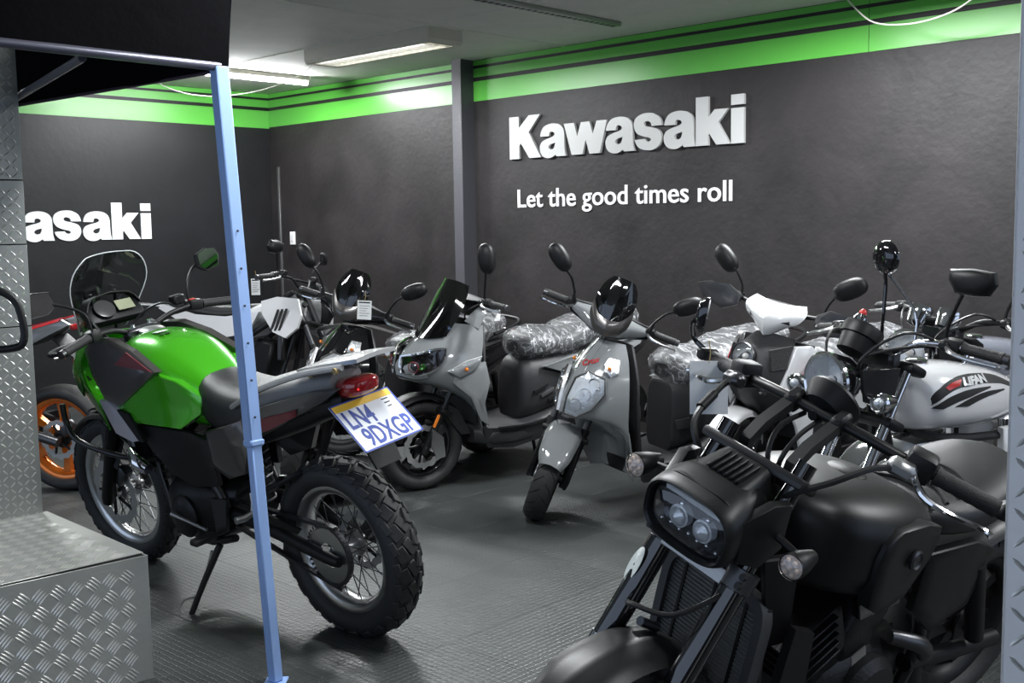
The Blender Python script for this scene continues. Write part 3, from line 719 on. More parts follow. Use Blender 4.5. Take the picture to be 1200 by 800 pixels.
def grip_set(B, a, b, lever=True, st=True, gm=M_GRIP, lm=M_ALU, pod=True, r=.017, lfwd=.045, ldrop=-.01):
    """rubber grip from inner point a to outer point b, with switch pod and lever in front of it"""
    a, b = Vector(a), Vector(b); d = (b-a).normalized(); L = (b-a).length
    prof = [a+d*(L*i/12) for i in range(13)]
    B.p('grip', G().tube(prof, [r*1.25]+[r*(1+.05*(i % 2)) for i in range(1, 12)]+[r*1.1], 12), gm, st)
    B.p('bar_end', G().cyl(b, b+d*.02, r*.95, 12), M_DKMETAL, st)
    if pod: B.p('switch_pod', G().box(a-d*.03, (.05, .055, .045), R=d.to_track_quat('Y', 'Z').to_matrix(), bev=.01, seg=2), M_BLACK, st)
    if lever:
        f = Vector((1, 0, 0)); f = (f-d*f.dot(d)).normalized(); u = Vector((0, 0, 1))
        q = [a-d*.045+f*.02, a-d*.01+f*(lfwd+.012)+u*ldrop, a+d*.05+f*(lfwd+.02)+u*(ldrop-.004), a+d*.12+f*lfwd+u*(ldrop-.008), b+d*.005+f*(lfwd+.006)+u*(ldrop-.01)]
        B.p('lever', G().tube(q, [.008, .008, .0065, .006, .007], 8, 4), lm, st)
        B.p('lever_perch', G().box(a-d*.05+f*.018, (.035, .035, .03), R=d.to_track_quat('Y', 'Z').to_matrix(), bev=.008), M_BLACK, st)
def indicator(B, root, tip, dirn, r=.03, L=.06, lens=M_AMBER, body=M_BLACK, st=True, leds=False):
    """turn signal: stalk from root to tip, round lamp facing dirn"""
    d = Vector(dirn).normalized(); t = Vector(tip)
    i_ = B.p('turn_signal', G().lathe([(.004, -L), (r*.55, -L*.9), (r*.95, -L*.35), (r*1.05, 0), (r, .004)], t, d, 20, cap=True), body, st)
    B.p('stalk', G().tube([root, t-d*L*.5], [.009, .007], 8), body, st, i_)
    if leds:
        B.p('reflector', G().lathe([(r*.2, .004), (r*.95, .006)], t, d, 20, cap=True), M_REFL, st, i_)
        for k in range(7):
            a = 2*PI*k/6; rr_ = 0 if k == 6 else r*.58
            A = axisM(t, d)
            B.p('led', G().ball(A @ Vector((rr_*math.cos(a), rr_*math.sin(a), .010)), r*.21, 8, 6), M_LEDW, st, i_)
        B.p('lens', G().lathe([(r, .004), (r*.98, .012), (r*.8, .017), (.002, .02)], t, d, 20), thin('rosy clear lens', (0.95, 0.88, 0.84), 0.05) if 'rosy clear lens' not in MATS else MATS['rosy clear lens'], st, i_)
    else:
        B.p('lens', G().lathe([(r, .003), (r*.95, .012), (r*.6, .02), (.002, .023)], t, d, 20), lens, st, i_)
    return i_
def round_headlight(B, c, d, r=.085, depth=.11, shell=M_GLOSSBLK, bezel=M_CHROME, st=True):
    h = B.p('headlight_shell', G().lathe([(.01, -depth), (r*.45, -depth*.95), (r*.8, -depth*.65), (r*.97, -depth*.25), (r, 0)], c, d, 32), shell, st)
    B.p('headlight_bezel', G().lathe([(r*.98, -.012), (r*1.06, -.006), (r*1.07, .006), (r*1.0, .014), (r*.93, .010), (r*.93, .0)], c, d, 36), bezel, st, h)
    B.p('reflector', G().lathe([(.012, -.034), (r*.5, -.026), (r*.8, -.010), (r*.94, .004)], c, d, 32), M_REFL, st, h)
    B.p('bulb', G().ball(axisM(c, d) @ Vector((0, 0, -.016)), .016, 12, 8), M_LEDW, st, h)
    B.p('lens', G().lathe([(r*.94, .008), (r*.7, .017), (r*.35, .023), (.002, .025)], c, d, 32), M_CLEAR, st, h)
    return h
def cable(B, pts, r=.005, m=None, st=False, name='cable'): return B.p(name, G().tube(pts, r, 7, 5), m or M_CABLE, st)
def fork_legs(B, axle, r_low, r_up, topz, sep=.095, off=.035, mlow=M_BLACK, mup=M_ALU, split=.5, st=True, usd=False, clamp=M_BLACK, bottom_clamp=None):
    """telescopic fork: legs run parallel to the steering axis from the axle up to topz"""
    a = B.ax
    for s in (1, -1):
        p0 = Vector((axle[0], s*sep, axle[1]))
        base = p0 - a*.01 - Vector((off*.0, 0, 0))
        L = (topz-axle[1])/a.z
        q = p0+a*(L*split); t = p0+a*L
        B.p('fork_lower', G().tube([base-a*.03, base, q], [r_low*.8, r_low, r_low*.92], 14), mlow, st)
        B.p('fork_upper', G().tube([q, t], r_up, 14), mup, st)
        if not usd: B.p('dust_seal', G().cyl(q-a*.012, q+a*.012, r_low*1.06, 14), M_BLACK, st)
    B.p('axle', G().cyl((axle[0], sep+.02, axle[1]), (axle[0], -sep-.02, axle[1]), .011, 12), M_STEEL, st)
    for zz in (topz-.012, bottom_clamp or topz-.2):
        L = (zz-axle[1])/a.z; c = Vector((axle[0], 0, axle[1]))+a*L
        B.p('fork_clamp', G().box(c-Vector((off*.4, 0, 0)), (.075, sep*2+.075, .032), R=Matrix.Rotation(-B.rake, 3, 'Y'), bev=.012, seg=2), clamp, st)
def price_tag(x, y, z, w, h, yaw, label, lines=5, tilt=0.0):
    """hang tag on its string, z at its top edge"""
    t = empty('price_tag', Matrix.Translation((x, y, z)) @ Matrix.Rotation(yaw, 4, 'Z') @ Matrix.Rotation(tilt, 4, 'Y'), label, 'tag', 'price tags hanging on handlebars')
    mk('card', G().box((0, 0, -h/2), (w, .0012, h)), M_PAPER, t)
    if lines:
        mk('print_bar', G().box((0, -.0008, -h*.1), (w*.8, .0006, h*.07)), M_INK, t)
        for i in range(lines): mk('print_line', G().box((-w*.05*(i % 3), -.0008, -h*(.28+.13*i)), (w*(.7-.12*(i % 3)), .0006, h*.022)), M_INK, t)
    mk('string', G().tube([(0, 0, -.006), (.004, .002, .02), (0, .006, .05)], .0013, 5, 3), M_COPPER, t)
    return t
# ------------------------------------------------------------------ green adventure motorcycle
B = Bike('motorcycle', 'green adventure motorcycle with number plate standing behind the pale blue pole', 'motorcycle', -1.655, 4.80, 139.3, 8.5, head=(-.335, 1.0), rake=24.3, steer=5)
wheel(B, 0, .331, .331, .10, .247, True, 'spoke', M_ALU, M_ALUDULL, disc=1, dr=.145, tread='block', which='front', spk=M_DKMETAL)
wheel(B, -1.45, .322, .322, .138, .226, False, 'spoke', M_ALU, M_ALUDULL, disc=-1, dr=.11, tread='block', which='rear', spk=M_DKMETAL)
fork_legs(B, (0, .331), .029, .0205, 1.02, sep=.098, mlow=M_BLACK, mup=M_DKMETAL, split=.55)
# front fender high over the tyre and lower cowl
rows = []
for i in range(9):
    a = math.radians(-62+i*14.5); r = .352
    rows.append([(r*math.sin(a)*1.0, .0, .331+r*math.cos(a)+.006), (r*math.sin(a), .045, .331+r*math.cos(a)), (.985*r*math.sin(a), .066, .331+.985*r*math.cos(a)-.012)])
B.p('front_fender', G().sheet(rows, .004, 2, 3, mirror=True), M_BLACK, True)
for s in (1, -1): B.p('fender_stay', shield([(-.02, s*.07, .66), (-.16, s*.07, .58), (-.12, s*.1, .46), (-.05, s*.1, .50)][::s], .006, .004), M_BLACK, True)
# tank
B.p('fuel_tank', loft([(-.30, .90, .07, .075), (-.34, .905, .125, .115), (-.42, .905, .170, .150), (-.52, .895, .192, .165), (-.65, .875, .186, .160), (-.78, .842, .155, .130), (-.88, .812, .115, .100), (-.94, .80, .085, .075)], 4, 28, 2.5), M_GREEN)
B.p('filler_cap', G().lathe([(.052, -.006), (.052, .006), (.044, .012), (.014, .013), (.002, .013)], (-.43, 0, 1.052), (-.08, 0, 1), 24), M_ALUDULL)
B.p('tank_sticker', G().box((-.54, .035, 1.062), (.035, .05, .002), R=Matrix.Rotation(.10, 3, 'Y')), M_PAPER)
for s in (0, 1): B.p('tank_sticker', G().box((-.575, .022+s*.026, 1.0575), (.022, .02, .002), R=Matrix.Rotation(.12, 3, 'Y')), M_INK)
sideshield(B, 'tank_side', [(-.655, .188, .950), (-.43, .196, .82), (-.41, .196, .785), (-.49, .196, .735), (-.80, .178, .735), (-.885, .138, .79), (-.90, .125, .85), (-.80, .160, .915)], M_GREEN, .03, .010)
# side fairing, cowl and inserts
sideshield(B, 'side_fairing', [(-.17, .165, 1.00), (-.28, .17, 1.055), (-.40, .175, 1.06), (-.56, .185, 1.025), (-.735, .20, .955), (-.58, .208, .87), (-.45, .208, .80), (-.34, .205, .815), (-.27, .20, .90)], M_GREYMET, .03, .014)
sideshield(B, 'red_decal', [(-.46, .207, .965), (-.545, .195, 1.018), (-.722, .206, .955)], M_DKRED, .004, .003)
sideshield(B, 'side_insert', [(-.255, .185, .80), (-.36, .205, .808), (-.43, .213, .785), (-.545, .205, .668), (-.485, .20, .655), (-.36, .195, .675)], mat('lilac silver panel', (.55, .53, .60), .28, metal=.3, coat=.5), .014, .01)
sideshield(B, 'side_insert_edge', [(-.43, .212, .785), (-.50, .208, .775), (-.575, .203, .665), (-.545, .206, .665)], M_BLACK, .012, .004)
# front cowl with headlight (fixed to the frame)
rows = [[(.02, .0, 1.02), (.0, .06, 1.02), (-.09, .13, 1.02), (-.20, .165, 1.02)],
        [(.09, .0, .95), (.06, .07, .95), (-.05, .155, .95), (-.17, .19, .95)],
        [(.12, .0, .87), (.09, .07, .87), (-.03, .16, .87), (-.19, .195, .86)],
        [(.09, .0, .78), (.05, .06, .78), (-.07, .14, .79), (-.24, .185, .78)],
        [(.02, .0, .72), (-.02, .05, .72), (-.13, .13, .71), (-.27, .175, .67)]]
B.p('front_cowl', G().sheet(rows, .006, 3, 3, mirror=True), M_GREEN)
B.p('cowl_shade_panel', shield([(.0, .125, .93), (-.10, .168, .955), (-.155, .188, .87), (-.12, .172, .80), (-.06, .16, .83)], .006, .006), mat('dark green shade', (.02, .10, .01), .35))  # shade on the left of the cowl, put in as a darker green panel
B.p('headlight', G().sheet([[(.128, 0, .93), (.105, .06, .93)], [(.15, 0, .86), (.118, .065, .865)], [(.125, 0, .80), (.09, .05, .805)]], .02, 4, 4, mirror=True), M_DKREFL)
B.p('beak', G().sheet([[(-.02, 0, .72), (-.04, .06, .715)], [(.10, 0, .70), (.08, .055, .695)], [(.20, 0, .665), (.19, .02, .66)]], .006, 3, 3, mirror=True), M_BLACK)
# windscreen: rows from bottom to top
rows = [[(.03, 0, 1.03), (.005, .06, 1.03), (-.05, .105, 1.035)], [(-.02, 0, 1.12), (-.045, .075, 1.12), (-.10, .135, 1.115)], [(-.09, 0, 1.24), (-.11, .09, 1.235), (-.16, .17, 1.225)], [(-.135, 0, 1.315), (-.15, .085, 1.312), (-.19, .158, 1.30)], [(-.165, 0, 1.362), (-.175, .07, 1.358), (-.205, .115, 1.348)]]
B.p('windscreen', G().sheet(rows, .004, 4, 4, mirror=True), M_SCREEN, sharp=60)
q = [Vector((-.052, .106, 1.037)), Vector((-.102, .137, 1.115)), Vector((-.162, .172, 1.225)), Vector((-.192, .160, 1.30)), Vector((-.206, .117, 1.349)), Vector((-.177, .07, 1.360)), Vector((-.167, 0, 1.364))]
B.p('windscreen_edge', G().tube(q + [Vector((v.x, -v.y, v.z)) for v in q[-2::-1]], .0024, 6, 3), mat('polished acrylic edge', (.75, .77, .78), .15), sharp=80)
for s in (1, -1):
    B.p('screen_bracket', G().tube([(-.06, s*.05, 1.02), (-.10, s*.055, 1.20)], .007, 8), M_BLACK)
    B.p('screen_knob', G().ball((-.085, s*.055, 1.12), .013, 10, 8), M_BLACK)
# dash
d = B.p('dash', G().box((-.155, 0, 1.115), (.05, .25, .10), R=Matrix.Rotation(.75, 3, 'Y'), bev=.018, seg=2), M_BLACK)
dm = axisM((-.175, 0, 1.135), (-.73, 0, .68), up=(0, 0, 1))
B.p('dash_hood', G().sheet([[(-.10, 0, 1.185), (-.10, .09, 1.175), (-.12, .125, 1.13)], [(-.16, 0, 1.20), (-.16, .085, 1.185), (-.175, .12, 1.14)]], .005, 3, 3, mirror=True), M_BLACK)
B.p('tachometer', G().lathe([(.042, .0), (.044, .008), (.038, .010), (.002, .010)], dm @ Vector((-.05, 0, .006)), (-.73, 0, .68), 24), mat('gauge face', (.05, .05, .05), .3), par=d)
B.p('lcd_panel', G().box((0, 0, 0), (.075, .05, .004), M=dm @ Matrix.Translation((.04, 0, .014))), M_LCD, par=d)
# handlebars
bp = [(-.44, .40, 1.075), (-.40, .25, 1.095), (-.37, .14, 1.085), (-.355, .06, 1.06), (-.355, -.06, 1.06), (-.37, -.14, 1.085), (-.40, -.25, 1.095), (-.44, -.40, 1.075)]
B.p('handlebar', G().tube(bp, .011, 10, 4), M_BLACK, True)
B.p('bar_clamp', G().box((-.355, 0, 1.045), (.05, .16, .05), bev=.01), M_DKMETAL, True)
for s in (1, -1):
    B.p('clamp_bolt', G().cyl((-.355, s*.04, 1.06), (-.355, s*.04, 1.085), .009, 10), M_CHROME, True)
    grip_set(B, (-.405, s*.275, 1.092), (-.442, s*.405, 1.075), gm=M_GRIP, lm=M_ALUDULL)
    B.p('hand_guard', G().tube([(-.445, s*.415, 1.075), (-.38, s*.425, 1.07), (-.325, s*.36, 1.068), (-.33, s*.25, 1.075), (-.36, s*.17, 1.08)], [.008, .010, .011, .010, .008], 8, 4), M_BLACK, True)
    mpoly = [(-.075, -.02), (-.055, .035), (.02, .048), (.085, .035), (.095, .0), (.06, -.042), (-.03, -.045)]
    if s < 0: mpoly = [(-a, b) for a, b in mpoly][::-1]
    mpoly = [(-a, b) for a, b in mpoly][::-1]
    mirror_part(B, [(-.375, s*.235, 1.10), (-.37, s*.245, 1.18), (-.33, s*.32, 1.235)], (-.335, s*.395, 1.255), (-.97, -.18, .02) if s > 0 else (-.90, -.31, .28), mpoly, .035)
B.p('kill_switch', G().box((-.395, -.235, 1.118), (.02, .024, .012), bev=.003), M_RED, True)
B.p('brake_reservoir', G().box((-.33, -.21, 1.125), (.045, .055, .04), bev=.006), M_BLACK, True)
for s in (1, -1): cable(B, [(-.38, s*.2, 1.09), (-.28, s*.16, 1.12), (-.2, s*.08, 1.06), (-.25, s*.03, .95)], .005, st=True)
# seat: black rider seat and grey pillion
B.p('rider_seat', loft([(-.80, .815, .075, .075), (-.86, .825, .12, .10), (-.98, .80, .148, .105), (-1.10, .80, .155, .095), (-1.20, .82, .14, .08)], 4, 24, 2.7), M_SEAT)
B.p('pillion_seat', loft([(-1.12, .825, .10, .06), (-1.20, .865, .135, .060), (-1.35, .905, .130, .050), (-1.50, .935, .105, .042), (-1.57, .945, .07, .03)], 4, 24, 2.8), M_SEATGREY)
sideshield(B, 'side_cover', [(-.93, .16, .735), (-1.06, .165, .77), (-1.16, .165, .80), (-1.20, .165, .72), (-1.14, .16, .60), (-1.02, .15, .56), (-.93, .155, .60)], M_GREYMET, .02, .012)
sideshield(B, 'tail_panel', [(-1.14, .15, .80), (-1.30, .15, .865), (-1.52, .11, .925), (-1.62, .075, .93), (-1.55, .09, .885), (-1.36, .14, .80), (-1.22, .16, .745)], M_GREYMET, .02, .012)
sideshield(B, 'tail_trim', [(-1.20, .165, .79), (-1.32, .155, .83), (-1.45, .135, .86), (-1.44, .132, .835), (-1.30, .16, .775)], M_DKRED, .006, .003)
B.p('tail_tray', loft([(-1.05, .72, .10, .07), (-1.30, .79, .10, .06), (-1.50, .855, .085, .05), (-1.60, .875, .06, .04)], 3, 20, 3.2), M_BLACK)
# grab rail and rack
for s in (1, -1): B.p('grab_rail', G().tube([(-1.12, s*.155, .845), (-1.30, s*.155, .925), (-1.50, s*.125, .985), (-1.68, s*.10, 1.015)], .011, 8, 4), M_SILVER)
B.p('rear_rack', G().sheet([[(-1.46, 0, .985), (-1.46, .11, .98)], [(-1.60, 0, 1.012), (-1.60, .105, 1.007)], [(-1.74, 0, 1.035), (-1.74, .085, 1.03)]], .014, 3, 3, mirror=True), M_SILVER)
for s in (1, -1):
    for q in range(2): B.p('rack_bolt', G().cyl((-1.53-q*.13, s*.105, .985+q*.02), (-1.53-q*.13, s*.118, .985+q*.02), .011, 10), M_COPPER)
# tail light, plate bracket, plate, rear indicators
tl_ = B.p('tail_light', loft([(-1.575, .915, .050, .038), (-1.63, .925, .066, .036), (-1.665, .930, .060, .030), (-1.685, .933, .03, .018)], 4, 20, 3.0), M_REDLENS)
B.p('bulb_glow', G().ball((-1.672, .035, .928), (.008, .014, .012), 10, 8), mat('lit tail bulb', (.8, .02, .02), .2, emit=(1, .03, .03), estr=1.2), par=tl_)
pn = Vector((-.66, 0, .75)); pc = Vector((-1.695, 0, .815)); PM = axisM(pc, pn, up=(0, 0, 1))
B.p('plate_bracket', G().sheet([[(-1.56, 0, .86), (-1.56, .05, .86)], [(-1.63, 0, .80), (-1.63, .055, .80)], [(-1.68, 0, .73), (-1.68, .06, .73)], [(-1.72, 0, .66), (-1.72, .055, .66)]], .01, 3, 2, mirror=True), M_BLACK)
pw, ph = .262, .205
np_ = B.p('number_plate', G().box((0, 0, 0), (pw, ph, .003), bev=.001, M=PM), mat('plate white', (.72, .74, .78), .4))
edge = G()
for cx, cy, sx, sy in ((0, ph/2-.003, pw, .006), (0, -ph/2+.003, pw, .006), (pw/2-.003, 0, .006, ph), (-pw/2+.003, 0, .006, ph)): edge.box((cx, cy, .0021), (sx, sy, .001), M=PM)
B.p('plate_border', edge, M_BLUEINK, par=np_)
B.p('plate_stripe', G().box((0, ph/2-.019, .0022), (pw-.012, .026, .001), M=PM), M_YELLOW, par=np_)
for s, yy, x0, tw in (('LN4', -.006, -.112, .118), ('9DXGP', -.088, -.092, .208)):
    g = text_mesh(s, .104, .0010, offset=.0018); w_ = max(v.x for v in g.v)
    for v in g.v: v.x *= tw/w_
    B.p('plate_text', G().join(g, PM @ Matrix.Translation((x0, yy, .0022))), M_BLUEINK, par=np_, sharp=20)
for k in range(3): B.p('plate_sticker', G().box((.085, .062-k*.016, .0024), (.03-.006*k, .004, .001), M=PM), M_INK, par=np_)
for s in (): indicator(B, (-1.58, s*.05, .85), (-1.62, s*.135, .85), (-1, 0, .05), .022, .05, M_AMBER, M_BLACK, st=False)
# frame, engine, exhaust, swingarm
for s in (1, -1):
    B.p('frame_tube', G().tube([(-.33, s*.03, .95), (-.55, s*.12, .80), (-.80, s*.13, .62), (-.93, s*.12, .42)], .019, 10, 4), M_FRAME)
    B.p('frame_tube', G().tube([(-.33, s*.03, .88), (-.42, s*.08, .60), (-.50, s*.09, .36), (-.70, s*.10, .25), (-.93, s*.11, .30)], .015, 10, 4), M_FRAME)
    B.p('subframe_tube', G().tube([(-.88, s*.12, .62), (-1.10, s*.12, .70), (-1.40, s*.10, .83), (-1.56, s*.06, .88)], .013, 8, 3), M_FRAME)
    B.p('swingarm', G().tube([(-.93, s*.10, .40), (-1.15, s*.105, .375), (-1.45, s*.105, .322), (-1.52, s*.105, .315)], [.028, .026, .022, .018], 10, 3), M_BLACK)
    B.p('foot_peg', G().box((-.90, s*.225, .335), (.045, .10, .025), bev=.006), M_RUBBER)
    B.p('foot_peg_bracket', shield([(-.86, s*.14, .46), (-.96, s*.14, .47), (-.94, s*.15, .34), (-.89, s*.16, .32)][::-s], .012, .004), M_DKMETAL)
    B.p('passenger_peg', G().tube([(-1.13, s*.14, .52), (-1.16, s*.17, .46), (-1.15, s*.24, .455)], [.011, .012, .014], 8, 2), M_ALUDULL)
B.p('crankcase', loft([(-.50, .36, .10, .09), (-.58, .38, .15, .13), (-.72, .38, .165, .14), (-.86, .40, .14, .12), (-.95, .42, .10, .09)], 3, 20, 3.0), M_ENGINE)
B.p('cylinder_block', G().box((-.58, 0, .56), (.18, .20, .26), R=Matrix.Rotation(.35, 3, 'Y'), bev=.02, seg=2), M_ENGINE)
for k in range(6): B.p('cooling_fin', G().box((-.615+k*.011, 0, .48+k*.03), (.205, .225, .006), R=Matrix.Rotation(.35, 3, 'Y'), bev=.002), M_ENGINE)
for s in (1, -1): B.p('engine_cover', G().lathe([(.085, 0), (.085, .02), (.07, .034), (.03, .04), (.002, .04)], (-.70, s*.15, .37), (0, s, 0), 28), M_ENGINE)
B.p('radiator', G().box((-.36, 0, .62), (.04, .30, .26), R=Matrix.Rotation(.3, 3, 'Y'), bev=.008), M_DKMETAL)
sideshield(B, 'belly_panel', [(-.45, .17, .72), (-.80, .17, .725), (-.93, .155, .70), (-.94, .15, .52), (-.80, .16, .50), (-.66, .165, .54), (-.55, .165, .62)], M_BLACK, .02, .01)
B.p('engine_breather', G().tube([(-.40, .17, .60), (-.47, .19, .565), (-.53, .185, .545)], [.02, .03, .022], 12, 3), M_CHROME)
for s in (1, -1): B.p('crash_bar', G().tube([(-.46, s*.10, .55), (-.33, s*.18, .57), (-.14, s*.245, .63), (-.075, s*.25, .70), (-.07, s*.25, .785)], .012, 10, 4), M_FRAME)
B.p('exhaust_pipe', G().tube([(-.50, -.05, .55), (-.40, -.06, .45), (-.45, -.08, .27), (-.70, -.12, .23), (-1.0, -.15, .30), (-1.15, -.17, .40)], .02, 10, 4), M_DKMETAL)
B.p('muffler', G().tube([(-1.10, -.17, .38), (-1.16, -.175, .40), (-1.34, -.18, .46), (-1.40, -.18, .48)], [.03, .05, .052, .035], 16, 2), M_BLACK)
B.p('shock_spring', G().tube([(-1.02+.03*math.cos(t*.9)-.0*t, .03*math.sin(t*.9), .42+t*.0045) for t in range(60)], .006, 6), M_DKMETAL)
B.p('chain_guard', shield([(-1.02, .115, .46), (-1.25, .12, .43), (-1.36, .12, .415), (-1.34, .12, .395), (-1.10, .115, .415)], .008, .004), M_BLACK)
B.p('sprocket', G().lathe([(.045, -.004), (.100, -.004), (.104, 0), (.100, .004), (.045, .004), (.045, -.004)], (-1.45, .088, .322), (0, 1, 0), 42), M_ALU)
ch = G(); N = 44
path = [(-1.45+.108*math.sin(a), .088, .322+.108*math.cos(a)) for a in [math.radians(0-q*15) for q in range(13)]]
path = [(-.86, .088, .445)] + path[:13] + [(-.86, .088, .355)]
ch.ribbon(path, .018, .012, (0, 1, 0), 3); B.p('drive_chain', ch, M_DKMETAL)
tg = G()
for q in range(40):
    a = 2*PI*q/40; tg.box((-1.45+.111*math.sin(a), .088, .322+.111*math.cos(a)), (.009, .008, .01), R=Matrix.Rotation(a, 3, 'Y'))
B.p('sprocket_teeth', tg, M_DKMETAL)['kind'] = 'stuff'
B.p('rear_brace', G().tube([(-1.10, .12, .50), (-1.25, .10, .56), (-1.33, .07, .60), (-1.36, -.06, .60)], .010, 8, 3), M_BLACK)
B.p('side_stand', G().tube([(-.88, .15, .28), (-.84, .22, .15), (-.815, .285, .035)], [.014, .012, .011], 10, 2), M_FRAME)
B.p('stand_foot', G().box((-.815, .295, .030), (.075, .05, .012), R=Matrix.Rotation(-.15, 3, 'X'), bev=.003), M_DKMETAL)
B.p('stand_spring', G().tube([(-.86, .175, .26), (-.835, .20, .17)], .008, 8), M_STEEL)
B.p('stand_lever', G().tube([(-.825, .25, .10), (-.775, .28, .085), (-.77, .30, .05), (-.80, .29, .035)], .004, 6, 3), M_STEEL)
B.p('shift_lever', G().tube([(-.84, .17, .34), (-.74, .19, .37), (-.68, .21, .395)], [.007, .007, .010], 8, 2), M_ALUDULL)
settle(B, 1.45)
B.p('side_badge', G().cyl((-1.14, .135, .46), (-1.14, .142, .46), .022, 16), M_ALUDULL)
# ------------------------------------------------------------------ matte black bobber in the foreground
B = Bike('motorcycle', 'matte black bobber with oval headlight and vented cowl in the right foreground', 'motorcycle', .072, 2.325, 217, 17.0, head=(-.37, .98), rake=27, steer=4)
B.off = Vector((-.03, 0, -.008))
wheel(B, 0, .300, .292, .12, .205, True, 'cast', M_BLACK, M_BLACK, disc=1, dr=.14, tread='groove', nspk=7, which='front')
B.off = None
wheel(B, -1.425, .300, .300, .15, .205, False, 'cast', M_BLACK, M_BLACK, disc=-1, dr=.12, tread='groove', nspk=7, which='rear')
a = B.ax
def fp(t, y, off=0.0):   # point at distance t up the fork
    return Vector((0, y, .30))+a*t+Vector((a.z, 0, -a.x))*off
for s in (1, -1):
    B.p('fork_slider', G().tube([fp(-.03, s*.102), fp(.0, s*.102), fp(.16, s*.102), fp(.165, s*.102), fp(.235, s*.102), fp(.24, s*.102)], [.02, .028, .028, .024, .024, .030], 16), M_GLOSSBLK, True)
    B.p('fork_ring', G().cyl(fp(.235, s*.102), fp(.255, s*.102), .0315, 16), M_CHROME, True)
    B.p('fork_cover', G().tube([fp(.25, s*.102), fp(.50, s*.102)], .0285, 18), M_GLOSSBLK, True)
    B.p('fork_tube', G().tube([fp(.50, s*.102), fp(.80, s*.102)], .022, 16), M_GLOSSBLK, True)
    B.p('clamp_end', G().cyl(fp(.503, s*.102), fp(.548, s*.102), .036, 18), mat('grey satin clamp', (.07, .07, .072), .35, metal=.6), True)
    for q in (.515, .535): B.p('clamp_bolt', G().cyl(fp(q, s*.125, .028), fp(q, s*.125, .040), .007, 10), M_INK, True)
st_ = axisM(fp(.41, -.102)+Vector((.012, -.022, 0)), (.62, -.75, .0), up=(-.45, 0, .89))
B.p('fork_sticker', G().lathe([(.026, 0), (.025, .001), (.002, .001)], fp(.43, -.102)+Vector((.026, -.012, .006)), (.86, -.42, .30), 20, sx=.8, sy=1.75), mat('pale reflector sticker', (.62, .66, .62), .35, bump=.2, bscale=200), True)
B.p('lower_clamp', G().box(fp(.527, 0, .0), (.045, .215, .036), R=Matrix.Rotation(-B.rake, 3, 'Y'), bev=.006), mat('grey satin clamp', (0, 0, 0)), True)
B.p('lower_clamp_face', G().box(fp(.512, 0, .026), (.010, .17, .034), R=Matrix.Rotation(-B.rake, 3, 'Y'), bev=.002), M_ALUDULL, True)
B.p('upper_clamp', G().box(fp(.755, 0, .0), (.075, .27, .024), R=Matrix.Rotation(-B.rake, 3, 'Y'), bev=.008, seg=2), mat('dark grey anodised clamp', (.035, .035, .036), .4, metal=.5), True)
B.p('axle', G().cyl((0, .14, .30), (0, -.14, .30), .012, 12), M_STEEL, True)
# short front fender
B.off = Vector((-.055, 0, -.046))
rows = []
for i in range(11):
    t = math.radians(-58+i*10.2); r = .338
    w_ = .075 if 1 < i < 9 else .062
    rows.append([(r*math.sin(t), 0, .30+r*math.cos(t)+.004), (r*math.sin(t), w_*.62, .30+r*math.cos(t)-.004), (r*.965*math.sin(t), w_, .30+r*.965*math.cos(t)-.006)])
B.p('front_fender', G().sheet(rows, .005, 2, 4, mirror=True), M_MATTE, True)
for s in (1, -1): B.p('fender_bracket', shield([(-.02, s*.082, .60), (-.14, s*.085, .57), (-.13, s*.092, .46), (-.06, s*.092, .48)][::s], .01, .004), M_BLACK, True)
B.off = None
# headlight cowl: rounded box nose with an oval lens
hc = Vector((-.150, 0, .868)); hd_ = Vector((.965, 0, -.05)).normalized(); hu = Vector((.17, 0, .985))
HM = axisM(hc, hd_, up=(0, 0, 1))            # local x = image-left/right (y axis of the bike), y = up, z = forward
ov = lambda w, h, p=3.0, n=40: ellipse(w, h, n, p)
rows = []
for dz, w, h, yo, p in ((-.150, .080, .060, .020, 3.2), (-.12, .094, .078, .018, 3.4), (-.05, .112, .082, .008, 3.4), (-.015, .116, .076, 0, 3.2), (.004, .114, .072, 0, 3.0), (.010, .109, .067, 0, 3.0), (.005, .103, .062, 0, 3.0), (-.012, .100, .059, 0, 3.0)):
    rows.append([HM @ Vector((u, v+yo, dz)) for u, v in ov(w, h, p)])
cw = B.p('headlight_cowl', G().grid(rows, cv=True), M_MATTE, True)
B.p('headlight_reflector', G().grid([[HM @ Vector((u, v, dz)) for u, v in ov(w, h, 3.0)] for dz, w, h in ((-.012, .101, .060), (-.03, .085, .046), (-.045, .05, .02), (-.048, .004, .003))], cv=True), M_DKREFL, True, cw)
B.p('headlight_lens', G().grid([[HM @ Vector((u, v, dz)) for u, v in ov(w, h, 3.0)] for dz, w, h in ((-.004, .101, .060), (.006, .088, .049), (.012, .05, .026), (.0135, .003, .002))], cv=True), M_CLEAR, True, cw)
B.p('light_bar', G().box((0, .043, -.012), (.150, .012, .010), bev=.002, M=HM), M_WHITE, True, cw)
for xx, r_ in ((.035, .020), (-.030, .020)):
    B.p('projector', G().lathe([(r_*1.25, -.03), (r_*1.25, -.012), (r_*1.05, -.012), (r_, -.006), (r_*.5, .002), (.001, .004)], HM @ Vector((xx, -.008, 0)), hd_, 20), M_REFL, True, cw)
    B.p('chrome_fleck', G().ball(HM @ Vector((xx*1.1, .018, -.02)), .008, 8, 6), M_CHROME, True, cw)
for k in range(7): B.p('chrome_fleck', G().ball(HM @ Vector((-.075+k*.025, -.038+.003*(k % 2), -.018)), .0055, 8, 6), M_CHROME, True, cw)
